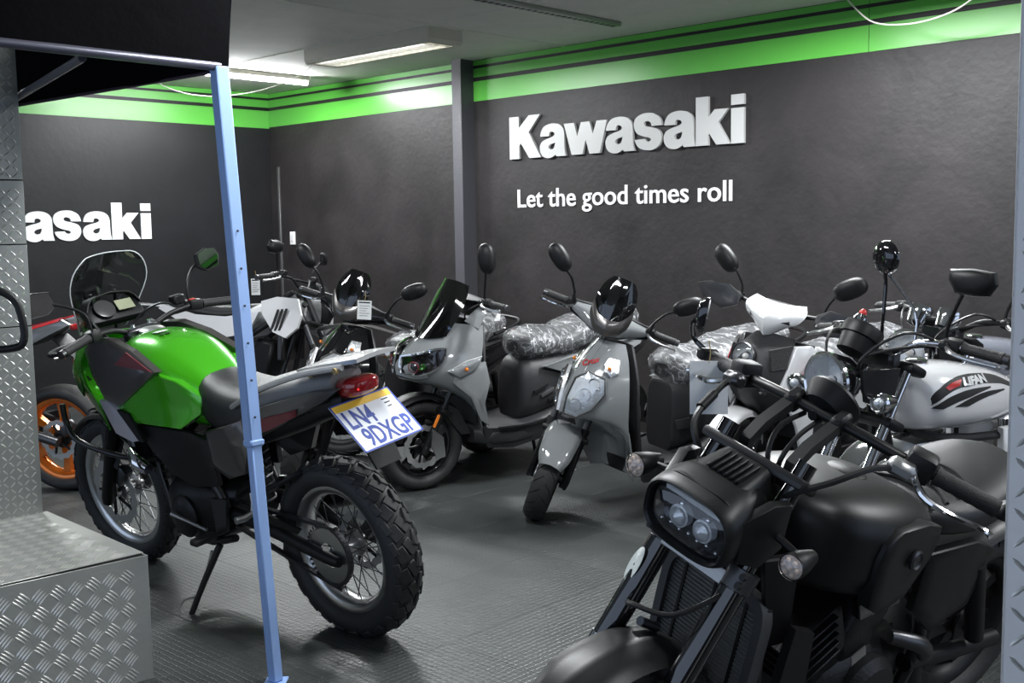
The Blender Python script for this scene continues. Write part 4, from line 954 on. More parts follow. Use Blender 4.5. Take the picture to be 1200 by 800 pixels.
# vented top of the cowl rising to the upper clamp
top = [[(-.17, 0, .936), (-.17, .050, .936), (-.17, .075, .928), (-.17, .092, .905)], [(-.21, 0, .947), (-.21, .047, .947), (-.21, .066, .938), (-.21, .083, .905)], [(-.27, 0, .966), (-.27, .044, .966), (-.27, .060, .956), (-.27, .074, .91)], [(-.305, 0, .976), (-.305, .042, .976), (-.305, .055, .966), (-.305, .068, .915)]]
B.p('cowl_top', G().sheet(top, .012, 3, 3, mirror=True), M_MATTE, True)
for k in range(6):
    yy = -.042+k*.0168
    B.p('vent_slot', G().box((-.252, yy*.9, .974), (.062, .0085, .006), R=Matrix.Rotation(.325, 3, 'Y'), bev=.002), M_INK, True)
    B.p('vent_fin', G().box((-.252, (yy+.0084)*.9, .979), (.068, .0055, .010), R=Matrix.Rotation(.325, 3, 'Y'), bev=.0015), M_MATTE, True)
for s in (1, -1):
    B.p('cowl_wing', shield([(-.18, s*.105, .915), (-.245, s*.128, .955), (-.295, s*.135, .95), (-.295, s*.138, .85), (-.24, s*.13, .81), (-.19, s*.112, .825)][::-s], .018, .012), M_MATTE, True)
    B.p('radiator_side', shield([(-.27, s*.13, .82), (-.36, s*.15, .82), (-.40, s*.15, .60), (-.36, s*.13, .58)][::-s], .012, .006), M_BLACK)
    indicator(B, (-.27, s*.13, .885), (-.225, s*.215, .872), (.985, s*.05, -.03), .0265, .075, st=True, leds=True)
# risers, handlebar
B.off = Vector((-.03, 0, -.048))
for s in (1, -1):
    y = s*.062
    B.p('riser', G().ribbon([(-.345, y, 1.0), (-.348, y, 1.035), (-.385, y, 1.065), (-.475, y, 1.105)], .026, .024, (0, 1, 0)), mat('dark grey anodised clamp', (0, 0, 0)), True)
    B.p('riser_cap', G().box((-.487, y, 1.108), (.05, .032, .046), R=Matrix.Rotation(.4, 3, 'Y'), bev=.008), M_BLACK, True)
    B.p('riser_foot', G().box((-.345, y, 1.0), (.05, .04, .03), bev=.006), M_DKMETAL, True)
bar = [(-.60, .37, 1.055), (-.53, .22, 1.085), (-.49, .12, 1.105), (-.485, 0, 1.108), (-.49, -.12, 1.105), (-.53, -.22, 1.085), (-.60, -.37, 1.055)]
B.p('handlebar', G().tube(bar, .0125, 12, 4), M_MATTE, True)
for s in (1, -1):
    grip_set(B, (-.548, s*.265, 1.077), (-.602, s*.385, 1.052), gm=M_GRIP, lm=M_CHROME, pod=False, r=.0185, lfwd=.055, ldrop=-.02)
    d_ = Vector((-.054, s*.12, -.025)).normalized(); Rm = d_.to_track_quat('Y', 'Z').to_matrix()
    B.p('switch_housing', G().box(Vector((-.533, s*.235, 1.088)), (.06, .062, .062), R=Rm, bev=.012, seg=2), M_BLACK, True)
    B.p('master_cylinder', G().box(Vector((-.48, s*.225, 1.085)), (.04, .06, .035), R=Rm, bev=.01), M_ALUDULL if s > 0 else M_DKMETAL, True)
    B.p('mirror_clamp', G().box(Vector((-.60, s*.405, 1.058)), (.05, .03, .03), R=Rm, bev=.006), M_BLACK, True)
    mirror_part(B, [(-.605, s*.405, 1.06), (-.585, s*.445, 1.085), (-.57, s*.45, 1.13), (-.575, s*.43, 1.15)], (-.585, s*.43, 1.155), (-.55, -s*.83, .05), ellipse(.030, .045, 24, 2.3), .022, m=M_GLOSSBLK, sr=.0065)
B.p('gauge_pod', G().lathe([(.02, -.045), (.05, -.035), (.064, -.006), (.068, .004), (.064, .012), (.056, .008), (.002, .008)], (-.535, .0, 1.125), (-.80, 0, .6), 32, cap=True), M_BLACK, True)
B.p('gauge_stay', G().tube([(-.47, 0, 1.10), (-.52, 0, 1.105)], .012, 8), M_BLACK, True)
cable(B, [(-.50, .225, 1.075), (-.42, .20, 1.085), (-.33, .17, 1.055), (-.28, .10, .99), (-.33, .06, .90)], .007, st=True, name='clutch_cable')
cable(B, [(-.47, -.235, 1.075), (-.40, -.21, 1.07), (-.315, -.185, 1.02), (-.31, -.13, .95), (-.34, -.08, .86)], .008, st=True, name='brake_hose')
B.p('hose_sleeve', G().tube([(-.395, -.21, 1.067), (-.345, -.20, 1.045)], .0115, 10), M_BLACK, True)
for k in range(3): cable(B, [(-.49, .05-.04*k, 1.09), (-.42, .06-.05*k, 1.06), (-.38, .04-.03*k, 1.0), (-.40, .02, .9)], .006, st=True)
B.off = None
cable(B, [(-.20, .10, .74), (-.12, .05, .68), (-.10, -.04, .655), (-.14, -.085, .62)], .006, st=True, name='brake_line')
B.p('horn_spring', G().tube([(-.14, -.04, .60), (-.19, -.03, .575)], .011, 10), M_DKMETAL, True)
# radiator with grille
rd = B.p('radiator_frame', G().grid([[(-.335, u*.5, .545+v) for u, v in ellipse(.30, .165, 32, 6)], [(-.300, u*.5, .555+v) for u, v in ellipse(.30, .165, 32, 6)], [(-.300, u*.43, .555+v*.84) for u, v in ellipse(.30, .165, 32, 6)], [(-.335, u*.43, .545+v*.84) for u, v in ellipse(.30, .165, 32, 6)]], cv=True, cu=True), mat('grey radiator shroud', (.045, .045, .047), .5))
B.p('radiator_core', G().box((-.335, 0, .545), (.03, .28, .29)), M_INK, par=rd)
for k in range(26): B.p('grille_slat', G().box((-.318, 0, .418+k*.0103), (.012, .262, .004), R=Matrix.Rotation(.4, 3, 'Y')), mat('grille slat metal', (.30, .30, .29), .45, metal=.6), par=rd)
for k in (-.09, 0.0, .09): B.p('grille_rib', G().box((-.312, k, .55), (.006, .007, .28)), M_BLACK, par=rd)
# tank
tk = B.p('fuel_tank', loft([(-.40, .80, .05, .07), (-.43, .805, .115, .10), (-.50, .795, .172, .122), (-.60, .775, .198, .132), (-.72, .755, .196, .130), (-.84, .735, .165, .112), (-.93, .715, .115, .082), (-.99, .70, .07, .05)], 4, 32, 2.9), M_MATTE)
sideshield(B, 'tank_side_cover', [(-.575, .205, .785), (-.59, .203, .825), (-.64, .20, .848), (-.76, .190, .838), (-.86, .168, .80), (-.885, .158, .76), (-.85, .168, .715), (-.74, .192, .655), (-.64, .20, .635), (-.59, .204, .665)], M_MATTE, .03, .012)
for s in (1, -1): B.p('tank_emblem', G().lathe([(.024, 0), (.025, .006), (.020, .010), (.016, .006), (.002, .005)], (-.712, s*.207, .765), (-.06, s, .06), 24), M_DKMETAL)
B.p('filler_cap', G().lathe([(.048, -.01), (.048, .005), (.04, .010), (.002, .011)], (-.68, 0, .888), (-.12, 0, 1), 24), M_BLACK)
# seat with pleats
B.p('seat', loft([(-.90, .745, .08, .045), (-.97, .755, .125, .050), (-1.08, .755, .150, .055), (-1.20, .775, .150, .060), (-1.30, .80, .12, .05), (-1.36, .82, .06, .03)], 4, 28, 2.9), M_SEAT)
for k in range(5):
    x0 = -.965-k*.055
    B.p('seat_pleat', G().tube([(x0+.03, .10, .795+k*.004), (x0, .05, .806+k*.004), (x0-.01, 0, .810+k*.004), (x0, -.05, .806+k*.004), (x0+.03, -.10, .795+k*.004)], .0055, 6, 4), M_SEAT)
sideshield(B, 'side_cover', [(-.92, .13, .69), (-1.10, .15, .70), (-1.20, .15, .66), (-1.15, .15, .50), (-1.0, .15, .46), (-.90, .145, .54)], M_MATTE, .02, .012)
B.p('rear_fender', G().sheet([[(-1.425+.345*math.sin(t), 0, .30+.345*math.cos(t)), (-1.425+.345*math.sin(t), .06, .30+.345*math.cos(t)-.003), (-1.425+.325*math.sin(t), .09, .30+.325*math.cos(t)-.006)] for t in [math.radians(60-13*i) for i in range(11)]], .005, 2, 3, mirror=True), M_MATTE)
# frame and engine
for s in (1, -1):
    B.p('frame_tube', G().tube([(-.37, s*.03, .94), (-.55, s*.08, .72), (-.85, s*.10, .62), (-1.0, s*.12, .48), (-1.02, s*.12, .34)], .019, 10, 4), M_FRAME)
    B.p('frame_tube', G().tube([(-.36, s*.03, .86), (-.40, s*.07, .60), (-.45, s*.09, .34), (-.60, s*.10, .20), (-.95, s*.11, .20), (-1.02, s*.12, .34)], .018, 10, 4), M_FRAME)
    B.p('swingarm', G().tube([(-1.0, s*.115, .34), (-1.2, s*.12, .32), (-1.44, s*.12, .30)], .024, 10), M_BLACK)
    B.p('rear_shock', G().tube([(-1.15, s*.14, .62), (-1.28, s*.14, .36)], .026, 12), M_BLACK)
    B.p('engine_cover', G().lathe([(.105, 0), (.105, .025), (.085, .045), (.03, .05), (.002, .05)], (-.78, s*.13, .34), (0, s, 0), 28), M_ENGINE)
    B.p('frame_cover', shield([(-.64, s*.15, .63), (-.80, s*.155, .645), (-.80, s*.155, .60), (-.66, s*.15, .585)][::-s], .02, .008), M_GLOSSBLK)
    B.p('cylinder_bank', G().box((-.62+(-.13 if s < 0 else .0)*1.0, s*.0+.02, .50), (.14, .20, .20), R=Matrix.Rotation(.5 if s > 0 else -.5, 3, 'Y'), bev=.02, seg=2), M_ENGINE)
    B.p('foot_peg', G().box((-.66, s*.23, .27), (.045, .11, .028), bev=.006), M_RUBBER)
    B.p('exhaust_header', G().tube([(-.55, -.10, .50), (-.48, -.15, .36), (-.58, -.18, .22), (-.9, -.19, .20+.05*s)], .02, 10, 4), M_DKMETAL)
for k in range(5): B.p('cooling_fin', G().box((-.585+k*.012, .02, .45+k*.026), (.165, .225, .005), R=Matrix.Rotation(.5, 3, 'Y'), bev=.002), M_ENGINE)
B.p('crankcase', loft([(-.54, .32, .09, .09), (-.64, .33, .14, .13), (-.80, .33, .15, .14), (-.95, .34, .12, .11), (-1.0, .34, .08, .07)], 3, 20, 3.2), M_ENGINE)
B.p('muffler', G().tube([(-.85, -.19, .23), (-.95, -.195, .22), (-1.45, -.20, .26), (-1.52, -.20, .265)], [.03, .048, .05, .035], 16, 2), M_BLACK)
B.p('radiator_hose', G().tube([(-.86, .13, .47), (-.95, .17, .445), (-1.02, .15, .38)], [.018, .022, .018], 12, 3), M_DKMETAL)
B.p('radiator_cover', shield([(-.37, .165, .66), (-.43, .172, .64), (-.455, .17, .50), (-.43, .165, .40), (-.37, .16, .43)], .02, .012), M_BLACK)
B.p('radiator_cover', shield([(-.37, -.165, .66), (-.43, -.172, .64), (-.455, -.17, .50), (-.43, -.165, .40), (-.37, -.16, .43)][::-1], .02, .012), M_BLACK)
B.p('side_reflector', G().box((-.42, .178, .42), (.03, .006, .08), bev=.002), M_AMBER)
B.p('engine_label', G().box((-.68, .165, .49), (.05, .003, .03), R=Matrix.Rotation(.4, 3, 'Y')), M_ALUDULL)
B.p('side_stand', G().tube([(-.75, .12, .20), (-.74, .24, .155), (-.73, .335, .115)], [.014, .012, .011], 10, 2), M_FRAME)
B.p('stand_foot', G().box((-.73, .345, .098), (.075, .05, .012), R=Matrix.Rotation(.30, 3, 'X'), bev=.003), M_DKMETAL)
B.p('rear_light', G().lathe([(.045, 0), (.045, .03), (.03, .04), (.002, .042)], (-1.66, 0, .56), (-1, 0, .2), 20, cap=True), M_REDLENS)
settle(B, 1.425)
pc_ = price_tag(.482, 2.70, 1.095, .093, .132, -.12, 'blank pale card hanging by the black bobber\'s brake lever', lines=0)
# ------------------------------------------------------------------ scooters
def wrapped_seat(B, secs, wrap=True, seatm=None):
    B.p('seat', loft(secs, 4, 26, 2.7), seatm or M_SEAT)
    if wrap:
        g = loft([(s[0], s[1], s[2]+.016, s[3]+.014) for s in secs], 7, 48, 2.4)
        c = Vector(secs[0][:1]+(0,)+secs[0][1:2])
        for i, v in enumerate(g.v):
            q = Vector((v.x*16, v.y*9, v.z*20)); w = noise.noise(q)*.5+abs(noise.noise(q*2.3+Vector((3, 1, 7))))*.6
            r = v-Vector((v.x, 0, secs[len(secs)//2][1])); g.v[i] = v+r.normalized()*(w*.024)
        B.p('plastic_wrap', g, M_WRAP, sharp=25)
def rear_end(B, wb, R, dark, muffler=True):
    wheel(B, -wb, R, R, .115, R*.66, False, 'cast', M_BLACK, M_BLACK, disc=0, nspk=5, which='rear', tread='groove')
    B.p('engine_case', loft([(-.72, .30, .06, .06), (-.85, .28, .10, .09), (-1.05, .27, .11, .10), (-wb-.06, .26, .09, .09), (-wb-.14, .25, .05, .05)], 3, 18, 3.0), M_ENGINE)
    for s in (1, -1): B.p('rear_shock', G().tube([(-wb-.03, s*.13, .26), (-wb+.06, s*.13, .55)], .022, 10), M_BLACK)
    if muffler: B.p('muffler', G().tube([(-.85, -.14, .24), (-1.0, -.17, .25), (-wb-.10, -.18, .33), (-wb-.2, -.18, .35)], [.03, .055, .06, .04], 16, 3), M_BLACK)
    B.p('centre_stand', G().tube([(-.85, .12, .17), (-.92, .16, .015), (-.96, .18, .012), (-.92, .14, .03), (-.92, -.14, .03), (-.96, -.18, .012), (-.92, -.16, .015), (-.85, -.12, .17)], .011, 8), M_FRAME)
    B.p('rear_mudguard', G().sheet([[(-wb+(R+.04)*math.sin(a), 0, R+(R+.04)*math.cos(a)), (-wb+(R+.035)*math.sin(a), .07, R+(R+.035)*math.cos(a))] for a in [math.radians(-20-16*i) for i in range(6)]], .005, 2, 2, mirror=True), M_BLACK)
def scooter_a(label, x, y, heading, lean, steer, paint, visor, group=None, accent=M_RED, script=True):
    B = Bike('scooter', label, 'scooter', x, y, heading, lean, head=(-.14, .9), rake=26, steer=steer, group=group)
    wb, R = 1.29, .235
    wheel(B, 0, R, R, .11, .155, True, 'cast', M_BLACK, M_BLACK, disc=-1, dr=.095, nspk=5, which='front', tread='groove')
    fork_legs(B, (0, R), .024, .017, .62, sep=.085, mlow=M_BLACK, mup=M_DKMETAL, split=.6)
    rows = []
    for i in range(9):
        a = math.radians(-42+i*12); r = .268; w_ = (.06, .078, .086, .088, .088, .086, .082, .076, .055)[i]
        rows.append([(r*math.sin(a), 0, R+r*math.cos(a)+.008), (r*math.sin(a), w_*.7, R+r*math.cos(a)), (r*.90*math.sin(a), w_, R+r*.90*math.cos(a)-.005)])
    B.p('front_fender', G().sheet(rows, .005, 2, 4, mirror=True), paint, True)
    for s in (1, -1): B.p('fork_cover', shield([(.045, s*.088, .44), (-.075, s*.088, .44), (-.05, s*.10, .22), (.03, s*.10, .20)][::-s], .012, .006), M_BLACK, True)
    rows = [[(-.155, 0, .935), (-.17, .055, .932), (-.22, .105, .92)], [(-.085, 0, .865), (-.11, .085, .862), (-.20, .155, .85)], [(-.005, 0, .775), (-.045, .105, .772), (-.175, .195, .76)],
            [(.050, 0, .685), (-.005, .115, .682), (-.16, .215, .67)], [(.075, 0, .62), (.01, .10, .618), (-.16, .215, .60)], [(.045, 0, .575), (-.015, .085, .575), (-.165, .21, .55)],
            [(-.12, 0, .555), (-.14, .085, .555), (-.172, .212, .48)], [(-.255, 0, .46), (-.245, .09, .46), (-.19, .205, .40)], [(-.28, 0, .35), (-.265, .09, .35), (-.215, .19, .32)], [(-.275, 0, .27), (-.265, .085, .27), (-.24, .165, .25)]]
    B.p('leg_shield', G().sheet(rows, .008, 3, 4, mirror=True), paint, sharp=50)
    B.p('front_ridge', G().sheet([[(-.145, 0, .940), (-.155, .022, .936)], [(-.07, 0, .870), (-.085, .03, .862)], [(.012, 0, .778), (-.005, .036, .772)], [(.068, 0, .685), (.05, .036, .68)], [(.090, 0, .615), (.065, .03, .612)]], .008, 3, 3, mirror=True), paint)
    for s in (1, -1):
        hl = [(.082, s*.028, .615), (.066, s*.030, .690), (.022, s*.040, .780), (-.026, s*.080, .812), (-.068, s*.150, .780), (-.060, s*.162, .71), (-.010, s*.130, .635), (.045, s*.080, .598)]
        h = B.p('headlight', shield(hl[::-s], .014, .012), M_REFL)
        B.p('headlight_lens', shield([(p[0]+.008, p[1]*1.03, p[2]+.002) for p in hl][::-s], .002, .020), M_CLEAR, par=h)
        B.p('headlight_trim', G().tube([Vector(p)+Vector((.006, s*.003, 0)) for p in hl+hl[:1]], .0045, 6), M_GREYMET, par=h)
        for k in range(3): B.p('reflector_bowl', G().lathe([(.006, -.004), (.022, .004), (.030, .012)], (.040-k*.036, s*(.068+k*.026), .655+k*.050), (.85, s*.5, .1), 18), M_CHROME, par=h)
        tl = [(-.075, s*.098, .80), (-.13, s*.098, .865), (-.165, s*.135, .855), (-.135, s*.162, .80), (-.10, s*.135, .775)]
        h = B.p('turn_signal', shield(tl[::-s], .012, .008), M_REFL)
        B.p('turn_signal_lens', shield([(p[0]+.007, p[1]*1.03, p[2]+.003) for p in tl][::-s], .002, .012), M_CLEAR, par=h)
        B.p('bulb', G().ball((-.10, s*.135, .825), .010, 8, 6), M_AMBER, par=h)
    # inner shield, tunnel and floor
    B.p('inner_shield', G().sheet([[(-.27, 0, .915), (-.265, .095, .91)], [(-.275, 0, .75), (-.235, .18, .75)], [(-.31, 0, .58), (-.235, .19, .58)], [(-.325, 0, .36), (-.285, .165, .35)]], .012, 3, 3, mirror=True), M_SCDARK)
    B.p('floorboard', loft([(-.27, .30, .14, .035, 4), (-.33, .29, .19, .045, 4), (-.50, .285, .20, .045, 4), (-.64, .30, .19, .06, 4), (-.78, .33, .17, .08, 4)], 3, 24, 4), M_SCDARK)
    sideshield(B, 'floor_side_panel', [(-.27, .19, .335), (-.45, .205, .325), (-.66, .205, .345), (-.92, .215, .43), (-1.02, .20, .40), (-.80, .19, .27), (-.50, .185, .225), (-.30, .18, .24)], M_SCDARK, .02, .012)
    B.p('underseat_body', loft([(-.54, .50, .085, .17, 4.5), (-.56, .51, .105, .185, 4.5), (-.70, .54, .145, .175, 4.5), (-.95, .58, .160, .15, 4), (-1.25, .66, .15, .10, 3), (-1.45, .70, .10, .07, 3), (-1.53, .71, .05, .04, 3)], 3, 24, 3), M_SCDARK)
    for s in (1, -1): B.p('body_slot', shield([(-.545, s*.115, .50), (-.60, s*.162, .52), (-.63, s*.168, .47), (-.55, s*.13, .455)][::-s], .006, .004), M_INK)
    sp = [(-.62, .175, .66), (-.80, .19, .705), (-1.05, .195, .72), (-1.35, .155, .755), (-1.50, .08, .765), (-1.42, .13, .69), (-1.15, .19, .63), (-.95, .20, .60), (-.74, .19, .60)]
    sideshield(B, 'side_panel', sp, paint, .025, .015)
    sideshield(B, 'side_stripe', [(-.70, .208, .645), (-.86, .216, .672), (-.99, .217, .682), (-.98, .217, .666), (-.84, .216, .650)], accent, .004, .003)
    wrapped_seat(B, [(-.55, .735, .06, .035), (-.585, .745, .125, .060), (-.68, .755, .150, .070), (-.82, .755, .155, .065), (-.95, .785, .150, .075), (-1.15, .81, .135, .070), (-1.33, .83, .10, .05), (-1.38, .835, .06, .03)])
    B.p('grab_rail', G().tube([(-1.20, .15, .80), (-1.36, .155, .83), (-1.48, .10, .85), (-1.50, 0, .855), (-1.48, -.10, .85), (-1.36, -.155, .83), (-1.20, -.15, .80)], .012, 8, 3), M_BLACK)
    B.p('tail_light', G().sheet([[(-1.50, 0, .77), (-1.47, .07, .765)], [(-1.525, 0, .735), (-1.49, .065, .73)], [(-1.51, 0, .70), (-1.48, .05, .70)]], .02, 3, 3, mirror=True), M_REDLENS)
    rear_end(B, wb, .23, True)
    # handlebar cover with fly screen
    rows = [[(-.205, 0, 1.065), (-.215, .06, 1.062), (-.235, .12, 1.05), (-.25, .19, 1.035)], [(-.135, 0, 1.045), (-.15, .07, 1.04), (-.195, .13, 1.03), (-.235, .195, 1.02)], [(-.105, 0, .99), (-.125, .07, .99), (-.185, .125, .99), (-.235, .19, .998)], [(-.145, 0, .955), (-.16, .06, .957), (-.20, .11, .965), (-.245, .18, .985)]]
    B.p('handlebar_cover', G().sheet(rows, .008, 3, 4, mirror=True), paint, True)
    B.p('handlebar_cover_rear', G().sheet([[(-.21, 0, 1.06), (-.22, .07, 1.055), (-.255, .21, 1.033)], [(-.30, 0, 1.045), (-.305, .07, 1.04), (-.28, .21, 1.02)], [(-.30, 0, .98), (-.30, .07, .975), (-.27, .205, .99)], [(-.20, 0, .955), (-.21, .07, .955), (-.25, .2, .985)]], .006, 2, 3, mirror=True), M_SCDARK, True)
    rows = [[(-.085, 0, .985), (-.105, .05, .995), (-.15, .088, 1.03)], [(-.078, 0, 1.02), (-.10, .054, 1.032), (-.15, .096, 1.075)], [(-.102, 0, 1.055), (-.118, .054, 1.066), (-.165, .096, 1.115)]]
    v = B.p('screen_visor', G().sheet(rows, .008, 3, 4, mirror=True), visor, True)
    for k in range(4): B.p('visor_slot', G().box((-.088 if abs(k-1.5) < 1 else -.098, -.048+.032*k, 1.008), (.012, .012, .007), bev=.002), M_INK, True, v)
    rows = [[(-.10, 0, 1.045), (-.118, .05, 1.055), (-.162, .090, 1.095)], [(-.125, 0, 1.125), (-.14, .056, 1.13), (-.178, .092, 1.15)], [(-.165, 0, 1.205), (-.175, .048, 1.20), (-.20, .078, 1.195)], [(-.192, 0, 1.245), (-.196, .034, 1.243), (-.21, .055, 1.230)]]
    B.p('fly_screen', G().sheet(rows, .005, 4, 4, mirror=True), M_SMOKE, True)
    for s in (1, -1):
        B.p('handlebar', G().tube([(-.255, s*.17, 1.01), (-.272, s*.24, 1.015), (-.282, s*.32, 1.01)], .011, 8), M_BLACK, True)
        grip_set(B, (-.270, s*.225, 1.015), (-.284, s*.33, 1.01), lm=M_CHROME if s < 0 else M_ALU)
        mp = ellipse(.074, .043, 26, 2.4, rot=-s*.62)
        mirror_part(B, [(-.245, s*.195, 1.035), (-.245, s*.205, 1.075), (-.225, s*.24, 1.145), (-.215, s*.28, 1.180)], (-.215, s*.325, 1.225), (-.97, -s*.2, .0), mp, .035, sr=.0065)
        B.p('mirror_boot', G().tube([(-.245, s*.195, 1.03), (-.245, s*.205, 1.07)], [.014, .009], 8), M_BLACK, True)
    if script:
        g = text_mesh('Crox', .040, .0015, offset=.0008, shear=.35)
        T = axisM((-.030, .012, .822), (.74, .42, .52), up=(0, 0, 1)) @ Matrix.Rotation(.35, 4, 'Z')
        B.p('lettering', G().join(g, T), accent)
    settle(B, wb)
    return B
scooter_a('grey scooter facing us with black fly screen in the centre of the row', .275, 5.29, 214, 6, 48, M_SCGREY, M_GREYMET)
scooter_a('gloss black scooter with price tag on its bar behind the green motorcycle tail', -1.085, 6.06, 227, 6, 32, M_GLOSSBLK, M_GREYMET, accent=M_SILVER, script=False)

def scooter_b():
    B = Bike('scooter', 'grey scooter with tall smoked windscreen showing its left side beside the number plate', 'scooter', -.535, 6.02, 214, 5, head=(-.16, .9), rake=26, steer=-4)
    wb, R = 1.33, .252
    wheel(B, 0, R, R, .12, .17, True, 'cast', M_GLOSSBLK, M_BLACK, disc=1, dr=.118, nspk=5, which='front', tread='groove')
    fork_legs(B, (0, R), .022, .016, .64, sep=.09, mlow=M_BLACK, mup=M_GLOSSBLK, split=.55)
    B.p('caliper_guard', shield([(-.02, .118, .36), (-.085, .118, .31), (-.10, .112, .20), (-.05, .115, .19), (-.01, .118, .27)], .01, .006), M_ALU, True)
    B.p('fork_reflector', G().box((-.045, .118, .40), (.018, .008, .075), R=Matrix.Rotation(-B.rake, 3, 'Y'), bev=.003), M_AMBER, True)
    rows = []
    for i in range(8):
        a = math.radians(-60+i*14); r = .283
        rows.append([(r*math.sin(a), 0, R+r*math.cos(a)+.006), (r*math.sin(a), .05, R+r*math.cos(a)), (r*.93*math.sin(a), .07, R+r*.93*math.cos(a))])
    B.p('front_fender', G().sheet(rows, .005, 2, 4, mirror=True), M_BLACK, True)
    B.p('fender_rear_flap', shield([(-.10, .075, .50), (-.20, .075, .44), (-.28, .07, .30), (-.22, .07, .30), (-.12, .075, .42)], .006, .004), M_DKMETAL, True)
    rows = [[(-.085, 0, .93), (-.12, .07, .93), (-.20, .13, .925), (-.29, .165, .92)], [(.03, 0, .83), (-.005, .085, .83), (-.10, .165, .83), (-.27, .205, .83)], [(.115, 0, .75), (.07, .10, .745), (-.06, .185, .745), (-.25, .225, .745)],
            [(.15, 0, .695), (.095, .105, .69), (-.05, .19, .68), (-.235, .23, .66)], [(.125, 0, .63), (.07, .095, .63), (-.08, .175, .62), (-.235, .225, .58)], [(-.02, 0, .585), (-.04, .09, .585), (-.14, .165, .56), (-.24, .215, .50)],
            [(-.28, 0, .48), (-.28, .09, .48), (-.26, .15, .45), (-.265, .195, .42)], [(-.32, 0, .34), (-.32, .08, .34), (-.31, .13, .33), (-.31, .165, .32)], [(-.33, 0, .25), (-.33, .07, .25), (-.33, .11, .25), (-.34, .13, .25)]]
    B.p('front_fairing', G().sheet(rows, .008, 3, 3, mirror=True), M_SCGREY, sharp=50)
    sideshield(B, 'fairing_wing', [(-.10, .205, .70), (-.27, .24, .73), (-.30, .242, .62), (-.275, .235, .50), (-.33, .205, .36), (-.27, .205, .40), (-.19, .222, .54), (-.09, .20, .625)], M_SCGREY, .02, .012)
    for s in (1, -1):
        hl = [(.128, s*.03, .76), (.055, s*.125, .785), (-.055, s*.185, .812), (-.015, s*.182, .715), (.07, s*.128, .668), (.135, s*.04, .668)]
        h = B.p('headlight', shield(hl[::-s], .012, .010), M_GLOSSBLK)
        B.p('headlight_rim', G().tube([Vector(p)+Vector((.008, s*.006, 0)) for p in hl+hl[:1]], .008, 6, 2), M_CHROME, par=h)
        B.p('projector', G().ball((.088, s*.105, .712), .026, 14, 10), M_DKREFL, par=h)
        B.p('projector_ring', G().lathe([(.028, 0), (.031, .006), (.026, .008)], (.105, s*.118, .712), (.75, s*.65, 0), 20), M_DKRED, par=h)
        tl = [(-.055, s*.205, .69), (-.15, s*.228, .742), (-.245, s*.240, .765), (-.215, s*.240, .70), (-.12, s*.222, .655)]
        h = B.p('turn_signal', shield(tl[::-s], .010, .008), M_REFL)
        B.p('turn_signal_lens', shield([(p[0], p[1]+s*.006, p[2]) for p in tl][::-s], .002, .010), M_CLEAR, par=h)
        B.p('bulb', G().ball((-.15, s*.236, .70), .012, 8, 6), M_AMBER, par=h)
        B.p('nose_trim', G().ribbon([(.155, s*.02, .67), (.10, s*.105, .655), (.04, s*.15, .665)], .02, .006, (0, 0, 1), 3), M_ALU)
    rows = [[(.02, 0, .845), (-.01, .075, .85), (-.08, .135, .865)], [(-.05, 0, .955), (-.075, .085, .96), (-.145, .145, .965)], [(-.12, 0, 1.07), (-.14, .085, 1.07), (-.20, .135, 1.06)], [(-.17, 0, 1.155), (-.185, .065, 1.15), (-.235, .105, 1.125)]]
    B.p('windscreen', G().sheet(rows, .005, 4, 4, mirror=True), M_SMOKE, sharp=60)
    B.p('inner_shield', G().sheet([[(-.29, 0, .93), (-.29, .155, .925)], [(-.31, 0, .75), (-.27, .215, .75)], [(-.33, 0, .58), (-.275, .215, .58)], [(-.35, 0, .34), (-.32, .17, .34)]], .012, 3, 3, mirror=True), M_SCDARK)
    B.p('floorboard', loft([(-.28, .29, .13, .045, 4), (-.36, .29, .20, .055, 4), (-.55, .29, .215, .055, 4), (-.70, .31, .20, .07, 4), (-.85, .34, .17, .09, 4)], 3, 24, 4), M_SCDARK)
    sideshield(B, 'floor_side_panel', [(-.30, .19, .35), (-.45, .22, .345), (-.70, .22, .36), (-.95, .215, .45), (-1.02, .20, .40), (-.80, .195, .27), (-.50, .19, .215), (-.34, .175, .23)], M_SCDARK, .02, .014)
    B.p('floor_edge', G().ribbon([(-.38, .225, .352), (-.60, .228, .352), (-.78, .225, .385)], .012, .01, (0, 1, 0), 3), M_DKMETAL)
    B.p('underseat_body', loft([(-.58, .48, .09, .15, 3), (-.62, .51, .145, .185, 3), (-.76, .54, .165, .18, 3), (-1.0, .60, .17, .14, 3), (-1.30, .68, .15, .10, 3), (-1.50, .73, .09, .07, 3), (-1.58, .74, .04, .03, 3)], 3, 24, 3), M_SCDARK)
    for k in range(3): sideshield(B, 'body_fin', [(-.65-k*.05, .165, .52-k*.028), (-.73-k*.05, .178, .56-k*.028), (-.735-k*.05, .178, .545-k*.028), (-.655-k*.05, .165, .505-k*.028)], M_ALUDULL if k == 1 else M_DKMETAL, .01, .004)
    sideshield(B, 'side_panel', [(-.70, .18, .66), (-.90, .195, .71), (-1.15, .19, .745), (-1.45, .13, .80), (-1.56, .06, .81), (-1.46, .12, .73), (-1.15, .195, .64), (-.90, .20, .60)], M_SCGREY, .025, .015)
    wrapped_seat(B, [(-.60, .755, .06, .035), (-.635, .765, .13, .065), (-.74, .775, .155, .075), (-.90, .775, .16, .068), (-1.02, .81, .155, .075), (-1.22, .85, .14, .075), (-1.42, .88, .10, .05), (-1.47, .885, .06, .03)])
    rear_end(B, wb, .245, True)
    B.p('tail_light', G().sheet([[(-1.545, 0, .80), (-1.52, .07, .795)], [(-1.57, 0, .77), (-1.54, .06, .765)]], .02, 3, 3, mirror=True), M_REDLENS)
